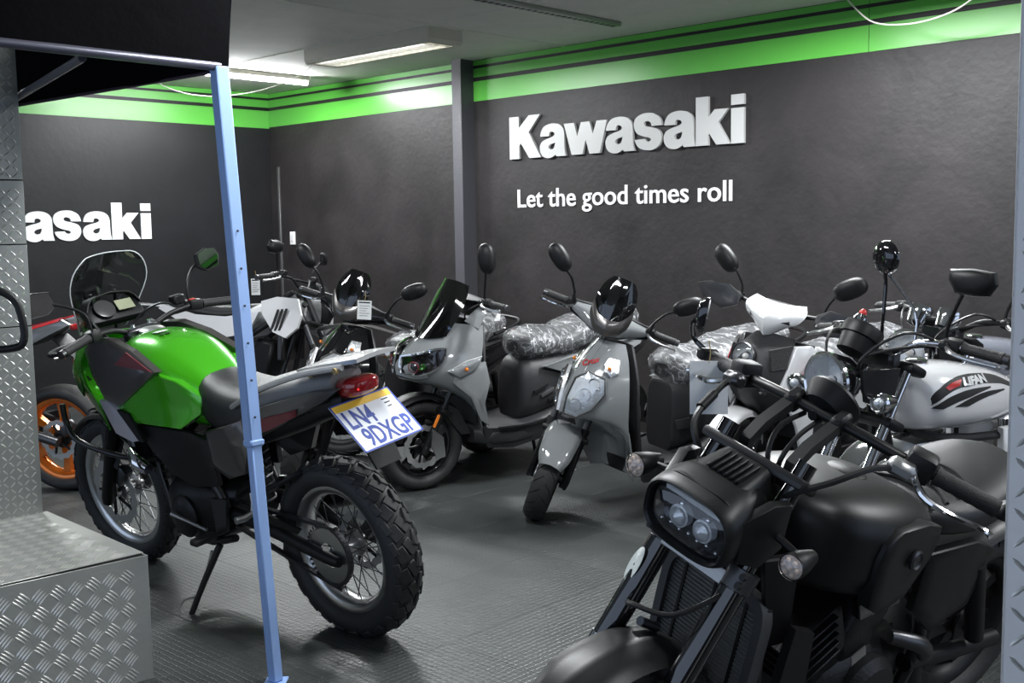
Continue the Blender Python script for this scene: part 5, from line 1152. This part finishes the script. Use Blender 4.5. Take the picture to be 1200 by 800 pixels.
    B.p('handlebar_cover', G().sheet([[(-.20, 0, 1.05), (-.22, .07, 1.045), (-.27, .16, 1.04)], [(-.27, 0, 1.07), (-.28, .07, 1.065), (-.30, .16, 1.05)], [(-.33, 0, 1.03), (-.33, .07, 1.025), (-.32, .16, 1.025)], [(-.30, 0, .95), (-.30, .07, .95), (-.30, .10, .96)]], .008, 3, 3, mirror=True), M_SCDARK, True)
    B.p('fairing_shoulder', G().sheet([[(-.20, .12, .94), (-.26, .13, 1.0), (-.32, .12, 1.03)], [(-.26, .175, .90), (-.30, .165, .965), (-.335, .13, 1.0)]], .01, 3, 3), M_SCGREY)
    for s in (1, -1):
        B.p('handlebar', G().tube([(-.28, s*.10, 1.03), (-.30, s*.22, 1.04), (-.32, s*.36, 1.03)], .011, 8), M_BLACK, True)
        grip_set(B, (-.302, s*.245, 1.038), (-.322, s*.365, 1.03), lm=M_ALU)
        if s > 0: mirror_part(B, [(-.285, s*.20, 1.055), (-.275, s*.22, 1.11), (-.262, s*.25, 1.18), (-.25, s*.27, 1.215)], (-.245, s*.29, 1.285), (-.60, -s*.80, .0), ellipse(.046, .080, 26, 2.4, rot=-.12), .035, sr=.0065)
    g = B.p('switch_tag', G().box((-.30, .30, .985), (.05, .004, .06)), M_PAPER, True)
    cable(B, [(-.28, .15, 1.03), (-.22, .12, .99), (-.24, .06, .93)], .005, st=True)
    settle(B, wb)
    return B
scooter_b()
# tags on the black scooter and on the white off-road bike
price_tag(-.772, 5.83, 1.055, .075, .100, -.05, 'white price tag on the right bar of the gloss black scooter', tilt=.06)

# ------------------------------------------------------------------ white fronted step-through
def cub():
    B = Bike('step_through', 'step-through motorcycle with white front cover, white leg shield and red swoosh', 'motorcycle', .985, 5.09, 222, 7, head=(-.16, .9), rake=27, steer=14)
    wb, R = 1.24, .285
    wheel(B, 0, R, R, .075, .225, True, 'cast', M_BLACK, M_BLACK, disc=-1, dr=.11, nspk=6, which='front')
    wheel(B, -wb, R, R, .085, .225, False, 'cast', M_BLACK, M_BLACK, disc=0, nspk=6, which='rear')
    fork_legs(B, (0, R), .024, .017, .72, sep=.08, mlow=M_BLACK, mup=M_DKMETAL, split=.5)
    rows = [[((R+.03)*math.sin(a), 0, R+(R+.03)*math.cos(a)), ((R+.025)*math.sin(a), .045, R+(R+.025)*math.cos(a)), ((R+.0)*math.sin(a), .055, R+(R+.0)*math.cos(a))] for a in [math.radians(-70+14*i) for i in range(9)]]
    B.p('front_fender', G().sheet(rows, .004, 2, 3, mirror=True), M_WHITE, True)
    # white handlebar nose cover (a broad pointed visor)
    rows = [[(-.245, 0, 1.072), (-.25, .06, 1.076), (-.265, .125, 1.085)], [(-.15, 0, 1.066), (-.17, .075, 1.06), (-.215, .15, 1.052)], [(-.10, 0, 1.028), (-.13, .07, 1.02), (-.19, .128, 1.01)], [(-.098, 0, .978), (-.13, .05, .98), (-.185, .088, .985)], [(-.12, 0, .935), (-.145, .022, .94), (-.175, .04, .95)]]
    B.p('front_cover', G().sheet(rows, .008, 3, 4, mirror=True), M_WHITE, True)
    B.p('handlebar_cover_rear', G().box((-.265, 0, 1.03), (.07, .20, .09), bev=.025, seg=2), M_SCDARK, True)
    for s in (1, -1):
        B.p('cover_slot', shield([(-.128, s*.072, 1.01), (-.158, s*.098, 1.02), (-.165, s*.098, 1.00)][::-s], .004, .003), M_INK, True)
        B.p('handlebar', G().tube([(-.26, s*.08, 1.03), (-.28, s*.22, 1.045), (-.30, s*.37, 1.04)], .011, 8), M_BLACK, True)
        grip_set(B, (-.287, s*.255, 1.044), (-.302, s*.375, 1.04), lm=M_ALU)
        hg = [(-.235, s*.19, 1.065), (-.215, s*.25, 1.105), (-.23, s*.36, 1.095), (-.26, s*.435, 1.065), (-.235, s*.38, 1.005), (-.20, s*.26, .985), (-.21, s*.19, 1.02)]
        B.p('hand_guard', shield(hg[::-s], .008, .012), mat('graphite hand guard', (.035, .035, .038), .35), True)
        mp = ellipse(.078, .047, 26, 2.4, rot=-s*.6)
        mirror_part(B, [(-.28, s*.205, 1.06), (-.28, s*.215, 1.11), (-.26, s*.255, 1.175)], (-.255, s*.305, 1.215), (-.96, -s*.26, .05), mp, .035, sr=.006)
    # body front: dark upper with round lamp, white side wings with red swoosh
    rows = [[(-.16, 0, .945), (-.18, .06, .94), (-.24, .11, .92)], [(-.06, 0, .885), (-.09, .08, .88), (-.19, .15, .86)], [(.01, 0, .80), (-.03, .09, .795), (-.16, .165, .78)], [(.02, 0, .70), (-.03, .085, .70), (-.16, .16, .69)], [(-.06, 0, .62), (-.09, .07, .62), (-.19, .13, .61)], [(-.24, 0, .52), (-.25, .06, .52), (-.27, .11, .51)]]
    B.p('front_body', G().sheet(rows, .008, 3, 3, mirror=True), M_SCDARK)
    h = round_headlight(B, (-.005, 0, .845), (.93, 0, .1), .062, .06, M_BLACK, M_DKMETAL, st=False)
    for s in (1, -1):
        B.p('leg_shield', shield([(-.17, s*.165, .90), (-.24, s*.205, .905), (-.285, s*.225, .86), (-.28, s*.235, .66), (-.29, s*.225, .42), (-.26, s*.20, .38), (-.215, s*.185, .52), (-.13, s*.165, .66), (-.10, s*.155, .72)][::-s], .02, .012), M_WHITE)
        B.p('side_grille', shield([(-.06, s*.10, .885), (-.16, s*.150, .905), (-.13, s*.155, .80), (-.06, s*.12, .79)][::-s], .012, .004), mat('dark mesh intake', (.03, .03, .03), .6, bump=.8, bscale=260))
        B.p('red_swoosh', G().ribbon([(-.12, s*.186, .68), (-.17, s*.207, .76), (-.225, s*.222, .84)], .010, .004, (-.3, 0, 1), 3), M_RED)
        B.p('red_swoosh', G().ribbon([(-.165, s*.208, .755), (-.19, s*.215, .775), (-.235, s*.226, .785)], .010, .004, (-.3, 0, 1), 3), M_RED)
        indicator(B, (-.10, s*.10, .72), (-.02, s*.12, .71), (.9, s*.3, 0), .026, .04, M_CLEAR, st=False)
    B.p('inner_shield', G().sheet([[(-.25, 0, .91), (-.27, .19, .90)], [(-.29, 0, .70), (-.29, .22, .68)], [(-.33, 0, .45), (-.30, .21, .42)]], .012, 3, 3, mirror=True), M_SCDARK)
    B.p('main_tube', loft([(-.28, .58, .07, .10, 3), (-.45, .48, .08, .10, 3), (-.60, .48, .10, .12, 3), (-.75, .56, .13, .14, 3), (-1.1, .64, .14, .10, 3), (-1.4, .70, .08, .06, 3)], 3, 20, 3), M_SCDARK)
    B.p('engine', G().tube([(-.40, 0, .33), (-.52, 0, .32), (-.72, 0, .30), (-.82, 0, .30)], [.07, .08, .11, .08], 16, 2), M_ENGINE)
    B.p('swingarm', G().box((-1.02, .07, .29), (.48, .03, .05), bev=.008), M_BLACK); B.p('swingarm', G().box((-1.02, -.07, .29), (.48, .03, .05), bev=.008), M_BLACK)
    B.p('muffler', G().tube([(-.70, -.10, .24), (-.85, -.13, .24), (-1.35, -.14, .34)], [.025, .045, .045], 14, 2), M_CHROME)
    sideshield(B, 'side_panel', [(-.62, .13, .60), (-.85, .16, .69), (-1.2, .15, .72), (-1.42, .08, .75), (-1.25, .14, .62), (-.85, .15, .52)], M_WHITE, .02, .012)
    wrapped_seat(B, [(-.50, .745, .05, .03), (-.535, .755, .10, .055), (-.65, .765, .125, .065), (-.85, .775, .135, .065), (-1.05, .805, .13, .065), (-1.25, .83, .10, .05), (-1.33, .835, .06, .03)])
    B.p('side_stand', G().tube([(-.62, .10, .22), (-.60, .20, .10), (-.59, .26, .04)], .011, 8), M_FRAME)
    settle(B, wb)
    return B
cub()
# ------------------------------------------------------------------ classic roadsters on the right
def roadster(label, x, y, heading, lean, steer, tankm, gauge, mirr, tanktext, seatwrap=False):
    B = Bike('motorcycle', label, 'motorcycle', x, y, heading, lean, head=(-.30, .95), rake=26, steer=steer)
    wb, R = 1.30, .30
    wheel(B, 0, R, R, .08, .235, True, 'spoke', M_CHROME, M_ALU, disc=-1, dr=.12, which='front')
    wheel(B, -wb, R, R, .10, .230, False, 'spoke', M_CHROME, M_ALU, disc=0, which='rear')
    fork_legs(B, (0, R), .026, .018, .98, sep=.092, mlow=M_ALU, mup=M_CHROME, split=.5, clamp=M_BLACK, bottom_clamp=.80)
    rows = [[((R+.03)*math.sin(a), 0, R+(R+.03)*math.cos(a)), ((R+.022)*math.sin(a), .05, R+(R+.022)*math.cos(a)), ((R-.01)*math.sin(a), .062, R+(R-.01)*math.cos(a))] for a in [math.radians(-65+14*i) for i in range(9)]]
    B.p('front_fender', G().sheet(rows, .004, 2, 3, mirror=True), M_CHROME, True)
    round_headlight(B, (-.075, 0, .935), (1, 0, -.04), .088, .12, M_GLOSSBLK, M_CHROME)
    for s in (1, -1):
        B.p('headlight_bracket', shield([(-.12, s*.10, .98), (-.27, s*.115, .98), (-.24, s*.115, .84), (-.14, s*.10, .88)][::-s], .008, .004), M_BLACK, True)
        i_ = indicator(B, (-.15, s*.10, .90), (-.115, s*.185, .895), (1, 0, 0), .030, .065, M_CLEAR, M_CHROME)
        B.p('bulb', G().ball((-.112, s*.185, .895), .016, 10, 8), M_REFL, True, i_)
    # bars
    B.p('handlebar', G().tube([(-.40, .37, 1.04), (-.36, .27, 1.06), (-.30, .16, 1.065), (-.28, .07, 1.02), (-.28, -.07, 1.02), (-.30, -.16, 1.065), (-.36, -.27, 1.06), (-.40, -.37, 1.04)], .011, 10, 4), M_CHROME if gauge != 'twin' else M_BLACK, True)
    B.p('bar_clamp', G().box((-.285, 0, 1.0), (.05, .17, .06), bev=.012), M_DKMETAL, True)
    for s in (1, -1):
        grip_set(B, (-.365, s*.265, 1.058), (-.402, s*.38, 1.04), lm=M_ALU)
        if mirr == 'round' and s < 0:
            if True:
                mirror_part(B, [(-.33, s*.03, 1.03), (-.335, s*.03, 1.16), (-.335, s*.03, 1.24)], (-.335, s*.03, 1.315), (-.97, -s*.12, .1), ellipse(.055, .055, 28), .03, m=M_GLOSSBLK, sr=.006)
                B.p('mirror_stem', G().tube([(-.34, s*-.10, 1.065), (-.345, s*-.09, 1.15), (-.34, s*.02, 1.26)], .005, 8, 3), M_CHROME, True)
        elif s > 0:
            mp = [(-.05, -.034), (-.072, .0), (-.064, .036), (.0, .043), (.072, .038), (.076, .01), (.052, -.034), (.0, -.038)]
            mp = [(a*s, b) for a, b in mp]; mp = mp if s > 0 else mp[::-1]
            mirror_part(B, [(-.345, s*.215, 1.07), (-.34, s*.225, 1.12), (-.325, s*.275, 1.21)], (-.32, s*.325, 1.262), (-.96, -s*.25, .0), mp, .03, sr=.0065)
    if gauge == 'drum':
        B.p('speedometer', G().lathe([(.02, -.085), (.052, -.08), (.056, -.05), (.058, -.03), (.066, -.028), (.068, .0), (.064, .012), (.056, .006), (.002, .006)], (-.22, 0, 1.085), (-.55, 0, .83), 32, cap=True), M_BLACK, True)
        B.p('key_switch', G().lathe([(.022, -.03), (.024, 0), (.014, .012), (.002, .012)], (-.255, -.05, 1.12), (-.4, 0, .9), 16), M_CHROME, True)
        B.p('red_button', G().ball((-.275, -.06, 1.135), .013, 10, 8), M_RED, True)
    else:
        for s in (1, -1):
            B.p('gauge', G().lathe([(.018, -.06), (.036, -.055), (.044, -.02), (.048, .0), (.046, .014), (.040, .016), (.038, .008), (.002, .008)], (-.225, s*.062, 1.075), (-.55, 0, .83), 28, cap=True), M_CHROME, True)
        B.p('gauge_plate', G().box((-.225, 0, 1.045), (.06, .12, .02), R=Matrix.Rotation(-.6, 3, 'Y'), bev=.006), M_BLACK, True)
    for k, s in enumerate((1, -1, 1)): cable(B, [(-.355, s*.20, 1.06), (-.22, s*(.17-.03*k), 1.10-.03*k), (-.14, s*.07, 1.0), (-.22, s*.03, .86)], .005, st=True)
    # tank
    TS = [(-.335, .850, .035, .05), (-.355, .855, .085, .085), (-.44, .858, .130, .110), (-.58, .852, .146, .112), (-.72, .842, .142, .104), (-.86, .828, .118, .084), (-.96, .816, .085, .058), (-1.0, .81, .05, .035)]
    tk = B.p('fuel_tank', loft(TS, 4, 30, 2.6), tankm)
    B.p('filler_cap', G().lathe([(.036, -.008), (.036, .008), (.028, .013), (.002, .014)], (-.48, 0, .968), (0, 0, 1), 20), M_CHROME)
    def flank(X, Z, s, lift):
        for q in range(len(TS)-1):
            if TS[q][0] >= X >= TS[q+1][0]:
                t = (X-TS[q][0])/(TS[q+1][0]-TS[q][0]); zc, hw, hh = (TS[q][k]*(1-t)+TS[q+1][k]*t for k in (1, 2, 3)); break
        else: zc, hw, hh = TS[-1][1:]
        return Vector((X, s*(hw*max(.02, 1-abs((Z-zc)/hh)**2.6)**(1/2.6)+lift), Z))
    def decal(nm, top, bot, m, s, lift):
        """strip between two polylines in the side view, laid on the tank flank"""
        t_, b_ = cr(top, 5), cr(bot, 5)
        rows = [[flank(p[0]+(q[0]-p[0])*k/3, p[1]+(q[1]-p[1])*k/3, s, lift) for k in range(4)] for p, q in zip(t_, b_)]
        inner = [[Vector((v.x, v.y-s*.003, v.z)) for v in r] for r in rows]
        ring_ = [r+i[::-1] for r, i in zip(rows, inner)]
        B.p(nm, G().grid(ring_, cv=True, cap=True), m)
    for s in (1, -1):
        if tanktext == 'LIFAN':
            decal('tank_stripe', [(-0.398, .862), (-0.434, .900), (-0.504, .930), (-0.613, .938), (-0.767, .918), (-0.908, .858)], [(-0.415, .852), (-0.472, .885), (-0.536, .903), (-0.626, .908), (-0.767, .895), (-0.908, .852)], M_INK, s, .0045)
            decal('tank_stripe', [(-0.466, .907), (-0.504, .921), (-0.549, .928)], [(-0.479, .898), (-0.517, .908), (-0.530, .910)], M_RED, s, .0062)
            decal('tank_stripe', [(-0.415, .842), (-0.485, .876), (-0.575, .894), (-0.690, .894)], [(-0.460, .838), (-0.524, .858), (-0.600, .876), (-0.690, .890)], M_INK, s, .0045)
            decal('tank_stripe', [(-0.511, .842), (-0.588, .868), (-0.677, .880), (-0.780, .876)], [(-0.568, .840), (-0.626, .855), (-0.703, .868), (-0.780, .872)], M_INK, s, .0045)
            tx = text_mesh('LIFAN', .031, .0016, offset=.0014, sx=1.6, shear=.25); X0, Z0, L_ = -.545, .9105, max(v.x for v in tx.v)
        else:
            tx = text_mesh('SYM', .055, .0016, offset=.0012, sx=1.2, shear=.2); X0, Z0, L_ = -.50, .862, max(v.x for v in tx.v)
        for i, v in enumerate(tx.v):
            X = X0-v.x if s > 0 else X0-L_+v.x
            tx.v[i] = flank(X, Z0+v.y, s, .0085+v.z)
        B.p('tank_lettering', tx, M_WHITE if tanktext == 'LIFAN' else M_GREYMET)
        if tanktext != 'LIFAN': decal('tank_panel', [(-.60, .905), (-.70, .89), (-.80, .85)], [(-.58, .85), (-.68, .83), (-.78, .82)], M_SILVER, s, .0045)
    B.p('seat', loft([(-.93, .80, .07, .035), (-.97, .805, .105, .045), (-1.06, .80, .12, .048), (-1.2, .815, .125, .05), (-1.4, .835, .115, .045), (-1.47, .84, .07, .03)], 4, 24, 2.8), M_SEAT)
    sideshield(B, 'side_cover', [(-.82, .115, .73), (-1.02, .12, .73), (-1.08, .115, .66), (-.98, .115, .56), (-.85, .11, .57)], tankm, .02, .015)
    rows = [[(-wb+(R+.045)*math.sin(a), 0, R+(R+.045)*math.cos(a)), (-wb+(R+.04)*math.sin(a), .055, R+(R+.04)*math.cos(a)), (-wb+(R+.01)*math.sin(a), .07, R+(R+.01)*math.cos(a))] for a in [math.radians(30-14*i) for i in range(10)]]
    B.p('rear_fender', G().sheet(rows, .004, 2, 3, mirror=True), M_CHROME if gauge == 'twin' else M_BLACK)
    B.p('tail_light', G().box((-1.60, 0, .66), (.05, .11, .07), bev=.015, seg=2), M_REDLENS)
    for s in (1, -1):
        B.p('rear_shock', G().tube([(-1.18, s*.12, .68), (-1.28, s*.12, .34)], .024, 12), M_CHROME)
        B.p('swingarm', G().tube([(-.86, s*.10, .36), (-1.32, s*.11, .30)], .020, 10), M_BLACK)
        B.p('frame_tube', G().tube([(-.30, s*.02, .90), (-.45, s*.05, .74), (-.82, s*.09, .70), (-1.2, s*.10, .74)], .016, 8, 3), M_FRAME)
        B.p('frame_tube', G().tube([(-.30, s*.02, .84), (-.38, s*.05, .55), (-.45, s*.08, .28), (-.8, s*.09, .26), (-.88, s*.10, .40), (-.86, s*.10, .68)], .015, 8, 3), M_FRAME)
        B.p('engine_cover', G().lathe([(.085, 0), (.085, .02), (.07, .035), (.002, .04)], (-.66, s*.10, .34), (0, s, 0), 24), M_ALUDULL)
        B.p('foot_peg', G().box((-.72, s*.20, .30), (.04, .10, .025), bev=.006), M_RUBBER)
    B.p('crankcase', loft([(-.48, .33, .07, .08), (-.58, .33, .10, .11), (-.75, .33, .10, .11), (-.85, .34, .07, .08)], 3, 18, 3), M_ALUDULL)
    B.p('cylinder', G().cyl((-.54, 0, .42), (-.50, 0, .66), .055, 20), M_ALUDULL)
    for k in range(8): B.p('cooling_fin', G().cyl((-.538+k*.004, 0, .44+k*.024), (-.537+k*.004, 0, .446+k*.024), .085, 20), M_ALUDULL)
    B.p('cylinder_head', G().box((-.50, 0, .67), (.13, .13, .08), bev=.02, seg=2), M_ALUDULL)
    B.p('carburettor', G().cyl((-.56, 0, .60), (-.68, 0, .60), .028, 14), M_ALU)
    B.p('exhaust_pipe', G().tube([(-.46, -.04, .62), (-.38, -.06, .55), (-.40, -.09, .30), (-.60, -.12, .22), (-.95, -.14, .25)], .019, 10, 4), M_CHROME)
    B.p('muffler', G().tube([(-.90, -.14, .245), (-1.0, -.145, .255), (-1.45, -.15, .33), (-1.52, -.15, .34)], [.022, .042, .042, .028], 16, 2), M_CHROME)
    B.p('side_stand', G().tube([(-.62, .10, .24), (-.60, .19, .12), (-.59, .25, .03)], .011, 8, 1), M_FRAME)
    settle(B, wb)
    return B
roadster('white roadster with black and red tank stripes and black drum gauge beside the pillar', .885, 3.46, 212, 5, -5, M_WHITE, 'drum', 'round', 'LIFAN')
roadster('bluish grey roadster with twin chrome gauges behind the white roadster', 1.39, 4.20, 211, 4, 4, M_PLUM, 'twin', 'rect', 'SYM')

# ------------------------------------------------------------------ white off-road bike behind the green one
def offroad():
    B = Bike('motorcycle', 'white off-road motorcycle with black stripes behind the pale blue pole', 'motorcycle', -1.10, 6.98, -24, 5, head=(-.32, 1.0), rake=27, steer=8)
    wb, R = 1.40, .34
    wheel(B, 0, R, R, .08, .27, True, 'spoke', M_BLACK, M_BLACK, disc=1, dr=.125, tread='block', which='front')
    wheel(B, -wb, .325, .325, .11, .24, False, 'spoke', M_BLACK, M_BLACK, disc=-1, dr=.11, tread='block', which='rear')
    fork_legs(B, (0, R), .027, .022, 1.02, sep=.098, mlow=M_BLACK, mup=M_DKMETAL, split=.5)
    B.p('front_fender', G().sheet([[(-.22, 0, .80), (-.22, .05, .79)], [(-.05, 0, .84), (-.05, .065, .825)], [(.15, 0, .84), (.15, .06, .825)], [(.36, 0, .79), (.36, .035, .78)]], .005, 4, 3, mirror=True), M_GREYMET, True)
    B.p('headlight_mask', G().sheet([[(-.17, 0, 1.08), (-.18, .06, 1.07)], [(-.11, 0, 1.0), (-.14, .09, .99)], [(-.09, 0, .90), (-.13, .09, .90)], [(-.12, 0, .83), (-.15, .06, .83)]], .006, 3, 3, mirror=True), M_BLACK, True)
    B.p('headlight', shield([(-.085, -.05, .97), (-.085, .05, .97), (-.075, .045, .89), (-.075, -.045, .89)], .01, .012), M_REFL, True)
    B.p('handlebar', G().tube([(-.42, .39, 1.09), (-.39, .26, 1.115), (-.34, .13, 1.11), (-.32, .06, 1.06), (-.32, -.06, 1.06), (-.34, -.13, 1.11), (-.39, -.26, 1.115), (-.42, -.39, 1.09)], .011, 10, 4), M_BLACK, True)
    B.p('cross_bar', G().cyl((-.34, .12, 1.105), (-.34, -.12, 1.105), .009, 10), M_BLACK, True)
    for s in (1, -1):
        grip_set(B, (-.393, s*.275, 1.112), (-.422, s*.395, 1.09), lm=M_ALU)
        mp = [(-.05, -.035), (-.07, .0), (-.05, .04), (.02, .045), (.07, .03), (.06, -.02), (.0, -.042)]
        mp = [(a*s, b) for a, b in mp]; mp = mp if s > 0 else mp[::-1]
        mirror_part(B, [(-.38, s*.23, 1.12), (-.38, s*.24, 1.18), (-.36, s*.29, 1.245)], (-.355, s*.33, 1.285), (-.96, -s*.25, .0), mp, .03, sr=.006)
        B.p('brake_reservoir', G().box((-.35, s*.215, 1.135), (.04, .05, .035), bev=.006), M_BLACK, True)
        # white shroud with black stripes
        sh = [(-.26, s*.12, .985), (-.40, s*.145, .995), (-.53, s*.135, .965), (-.50, s*.16, .88), (-.40, s*.185, .77), (-.30, s*.19, .735), (-.215, s*.185, .80), (-.20, s*.165, .88)]
        B.p('tank_shroud', shield(sh[::s], .02, .014), M_WHITE)
        for k in range(3):
            o = k*.032
            B.p('shroud_stripe', shield([(-.295-o, s*.192, .925-o*.1), (-.312-o, s*.191, .925-o*.1), (-.362-o, s*.198, .785-o*.1), (-.345-o, s*.199, .785-o*.1)][::s], .004, .002), M_INK)
        B.p('side_panel', shield([(-.55, s*.13, .90), (-.80, s*.15, .865), (-1.05, s*.15, .875), (-1.35, s*.10, .935), (-1.42, s*.08, .91), (-1.10, s*.15, .79), (-.85, s*.155, .72), (-.62, s*.15, .76)][::s], .02, .012), M_WHITE)
        B.p('frame_tube', G().tube([(-.32, s*.03, .96), (-.55, s*.11, .80), (-.82, s*.12, .62), (-.92, s*.11, .40)], .020, 10, 3), M_FRAME)
        B.p('frame_tube', G().tube([(-.32, s*.03, .86), (-.42, s*.07, .50), (-.52, s*.09, .28), (-.92, s*.11, .36)], .016, 8, 3), M_FRAME)
        B.p('swingarm', G().tube([(-.92, s*.10, .40), (-1.42, s*.11, .325)], .024, 10), M_DKMETAL)
    B.p('fuel_tank', loft([(-.33, .92, .07, .06), (-.42, .92, .12, .08), (-.55, .90, .125, .075), (-.68, .88, .10, .05)], 3, 20, 2.6), M_WHITE)
    B.p('seat', loft([(-.58, .93, .06, .03), (-.68, .915, .09, .04), (-.90, .895, .11, .045), (-1.15, .92, .11, .045), (-1.36, .955, .08, .03)], 4, 20, 2.8), M_SEAT)
    B.p('rear_fender', G().sheet([[(-1.20, 0, .88), (-1.20, .09, .87)], [(-1.42, 0, .93), (-1.42, .08, .92)], [(-1.68, 0, .94), (-1.68, .06, .93)]], .006, 3, 3, mirror=True), M_WHITE)
    B.p('crankcase', loft([(-.50, .36, .08, .09), (-.62, .37, .13, .13), (-.80, .37, .13, .12), (-.92, .40, .09, .09)], 3, 18, 3), M_ENGINE)
    B.p('cylinder', G().box((-.58, 0, .58), (.15, .17, .28), R=Matrix.Rotation(.2, 3, 'Y'), bev=.02), M_ENGINE)
    B.p('radiator', G().box((-.40, 0, .70), (.04, .26, .22), bev=.008), M_DKMETAL)
    B.p('muffler', G().tube([(-.95, -.13, .55), (-1.1, -.15, .66), (-1.45, -.15, .80)], [.025, .05, .045], 14, 2), M_BLACK)
    B.p('side_stand', G().tube([(-.80, .13, .30), (-.77, .22, .12), (-.76, .28, .03)], .012, 8), M_FRAME)
    settle(B, wb)
    return B
offroad()
price_tag(-1.635, 7.10, 1.125, .055, .105, .1, 'small white price tag hanging on the white off-road motorcycle bar', lines=5)

# ------------------------------------------------------------------ black sports bike with orange rims at the far left
def orange():
    B = Bike('motorcycle', 'black motorcycle with orange wheel rims and red tail behind the tread plate', 'motorcycle', -3.83, 6.50, 165, 4, head=(-.34, .95), rake=25)
    wb, R = 1.38, .30
    wheel(B, 0, R, R, .11, .222, True, 'cast', M_ORANGE, M_BLACK, disc=1, dr=.14, which='front', nspk=6)
    wheel(B, -wb, R, R, .15, .222, False, 'cast', M_ORANGE, M_BLACK, disc=1, dr=.11, which='rear', nspk=6)
    fork_legs(B, (0, R), .028, .024, .98, sep=.10, mlow=M_BLACK, mup=M_ORANGE, split=.45)
    rows = [[((R+.025)*math.sin(a), 0, R+(R+.025)*math.cos(a)), ((R+.02)*math.sin(a), .06, R+(R+.02)*math.cos(a))] for a in [math.radians(-50+14*i) for i in range(8)]]
    B.p('front_fender', G().sheet(rows, .005, 2, 3, mirror=True), M_BLACK, True)
    B.p('handlebar', G().tube([(-.42, .36, 1.0), (-.36, .2, 1.03), (-.33, 0, 1.02), (-.36, -.2, 1.03), (-.42, -.36, 1.0)], .011, 8, 4), M_BLACK, True)
    for s in (1, -1):
        grip_set(B, (-.385, s*.25, 1.02), (-.42, s*.37, 1.0), lm=M_ALU)
        B.p('tank_shroud', shield([(-.28, s*.12, .92), (-.46, s*.17, .94), (-.66, s*.17, .84), (-.45, s*.19, .70), (-.28, s*.16, .72)][::-s], .02, .014), M_BLACK)
        B.p('tail_panel', shield([(-.98, s*.13, .84), (-1.20, s*.13, .90), (-1.48, s*.08, .975), (-1.52, s*.06, .945), (-1.25, s*.125, .82), (-1.05, s*.13, .77)][::-s], .02, .012), M_SILVER)
        B.p('tail_accent', shield([(-1.10, s*.146, .895), (-1.30, s*.135, .945), (-1.50, s*.08, .99), (-1.48, s*.09, .968), (-1.28, s*.142, .915)][::-s], .01, .005), M_RED)
        B.p('frame_tube', G().tube([(-.34, s*.04, .90), (-.60, s*.15, .75), (-.88, s*.15, .50), (-.92, s*.13, .38)], .024, 10, 3), M_FRAME)
        B.p('swingarm', G().tube([(-.90, s*.12, .40), (-1.15, s*.13, .37), (-1.42, s*.12, .30)], [.034, .03, .026], 10, 2), M_DKMETAL)
        indicator(B, (-1.48, s*.06, .80), (-1.52, s*.14, .79), (-1, 0, 0), .018, .05, M_AMBER, st=False)
    B.p('fuel_tank', loft([(-.34, .86, .10, .08), (-.44, .87, .16, .12), (-.60, .86, .16, .12), (-.76, .82, .11, .09), (-.84, .80, .07, .05)], 3, 22, 2.7), M_GLOSSBLK)
    B.p('seat', loft([(-.78, .80, .08, .04), (-.95, .80, .13, .05), (-1.12, .84, .12, .05), (-1.30, .90, .11, .04), (-1.42, .93, .07, .03)], 3, 20, 2.8), M_SEAT)
    B.p('tail_light', G().box((-1.53, 0, .93), (.03, .12, .035), bev=.01), M_REDLENS)
    B.p('rear_mudguard', G().sheet([[(-1.40, 0, .88), (-1.40, .07, .87)], [(-1.52, 0, .78), (-1.52, .07, .77)], [(-1.66, 0, .64), (-1.66, .06, .63)]], .008, 3, 2, mirror=True), M_BLACK)
    B.p('side_reflector', G().box((-1.24, .155, .80), (.11, .02, .06), bev=.008), M_RED)
    B.p('red_reflector', G().box((-1.62, .0, .70), (.02, .09, .05), R=Matrix.Rotation(.7, 3, 'Y'), bev=.006), M_RED)
    B.p('crankcase', loft([(-.45, .38, .10, .10), (-.58, .40, .16, .15), (-.80, .40, .16, .15), (-.95, .42, .10, .10)], 3, 18, 3), M_ENGINE)
    B.p('cylinder', G().box((-.55, 0, .60), (.2, .24, .22), R=Matrix.Rotation(.4, 3, 'Y'), bev=.02), M_ENGINE)
    B.p('muffler', G().tube([(-.75, -.15, .26), (-.95, -.17, .28), (-1.25, -.18, .38)], [.03, .055, .045], 14, 2), M_DKMETAL)
    B.p('headlight', G().sheet([[(-.20, 0, 1.0), (-.24, .08, .99)], [(-.10, 0, .90), (-.16, .10, .90)], [(-.14, 0, .80), (-.18, .07, .80)]], .02, 3, 3, mirror=True), M_BLACK, True)
    B.p('side_stand', G().tube([(-.82, .13, .30), (-.79, .22, .12), (-.78, .27, .03)], .012, 8), M_FRAME)
    settle(B, wb)
    return B
orange()
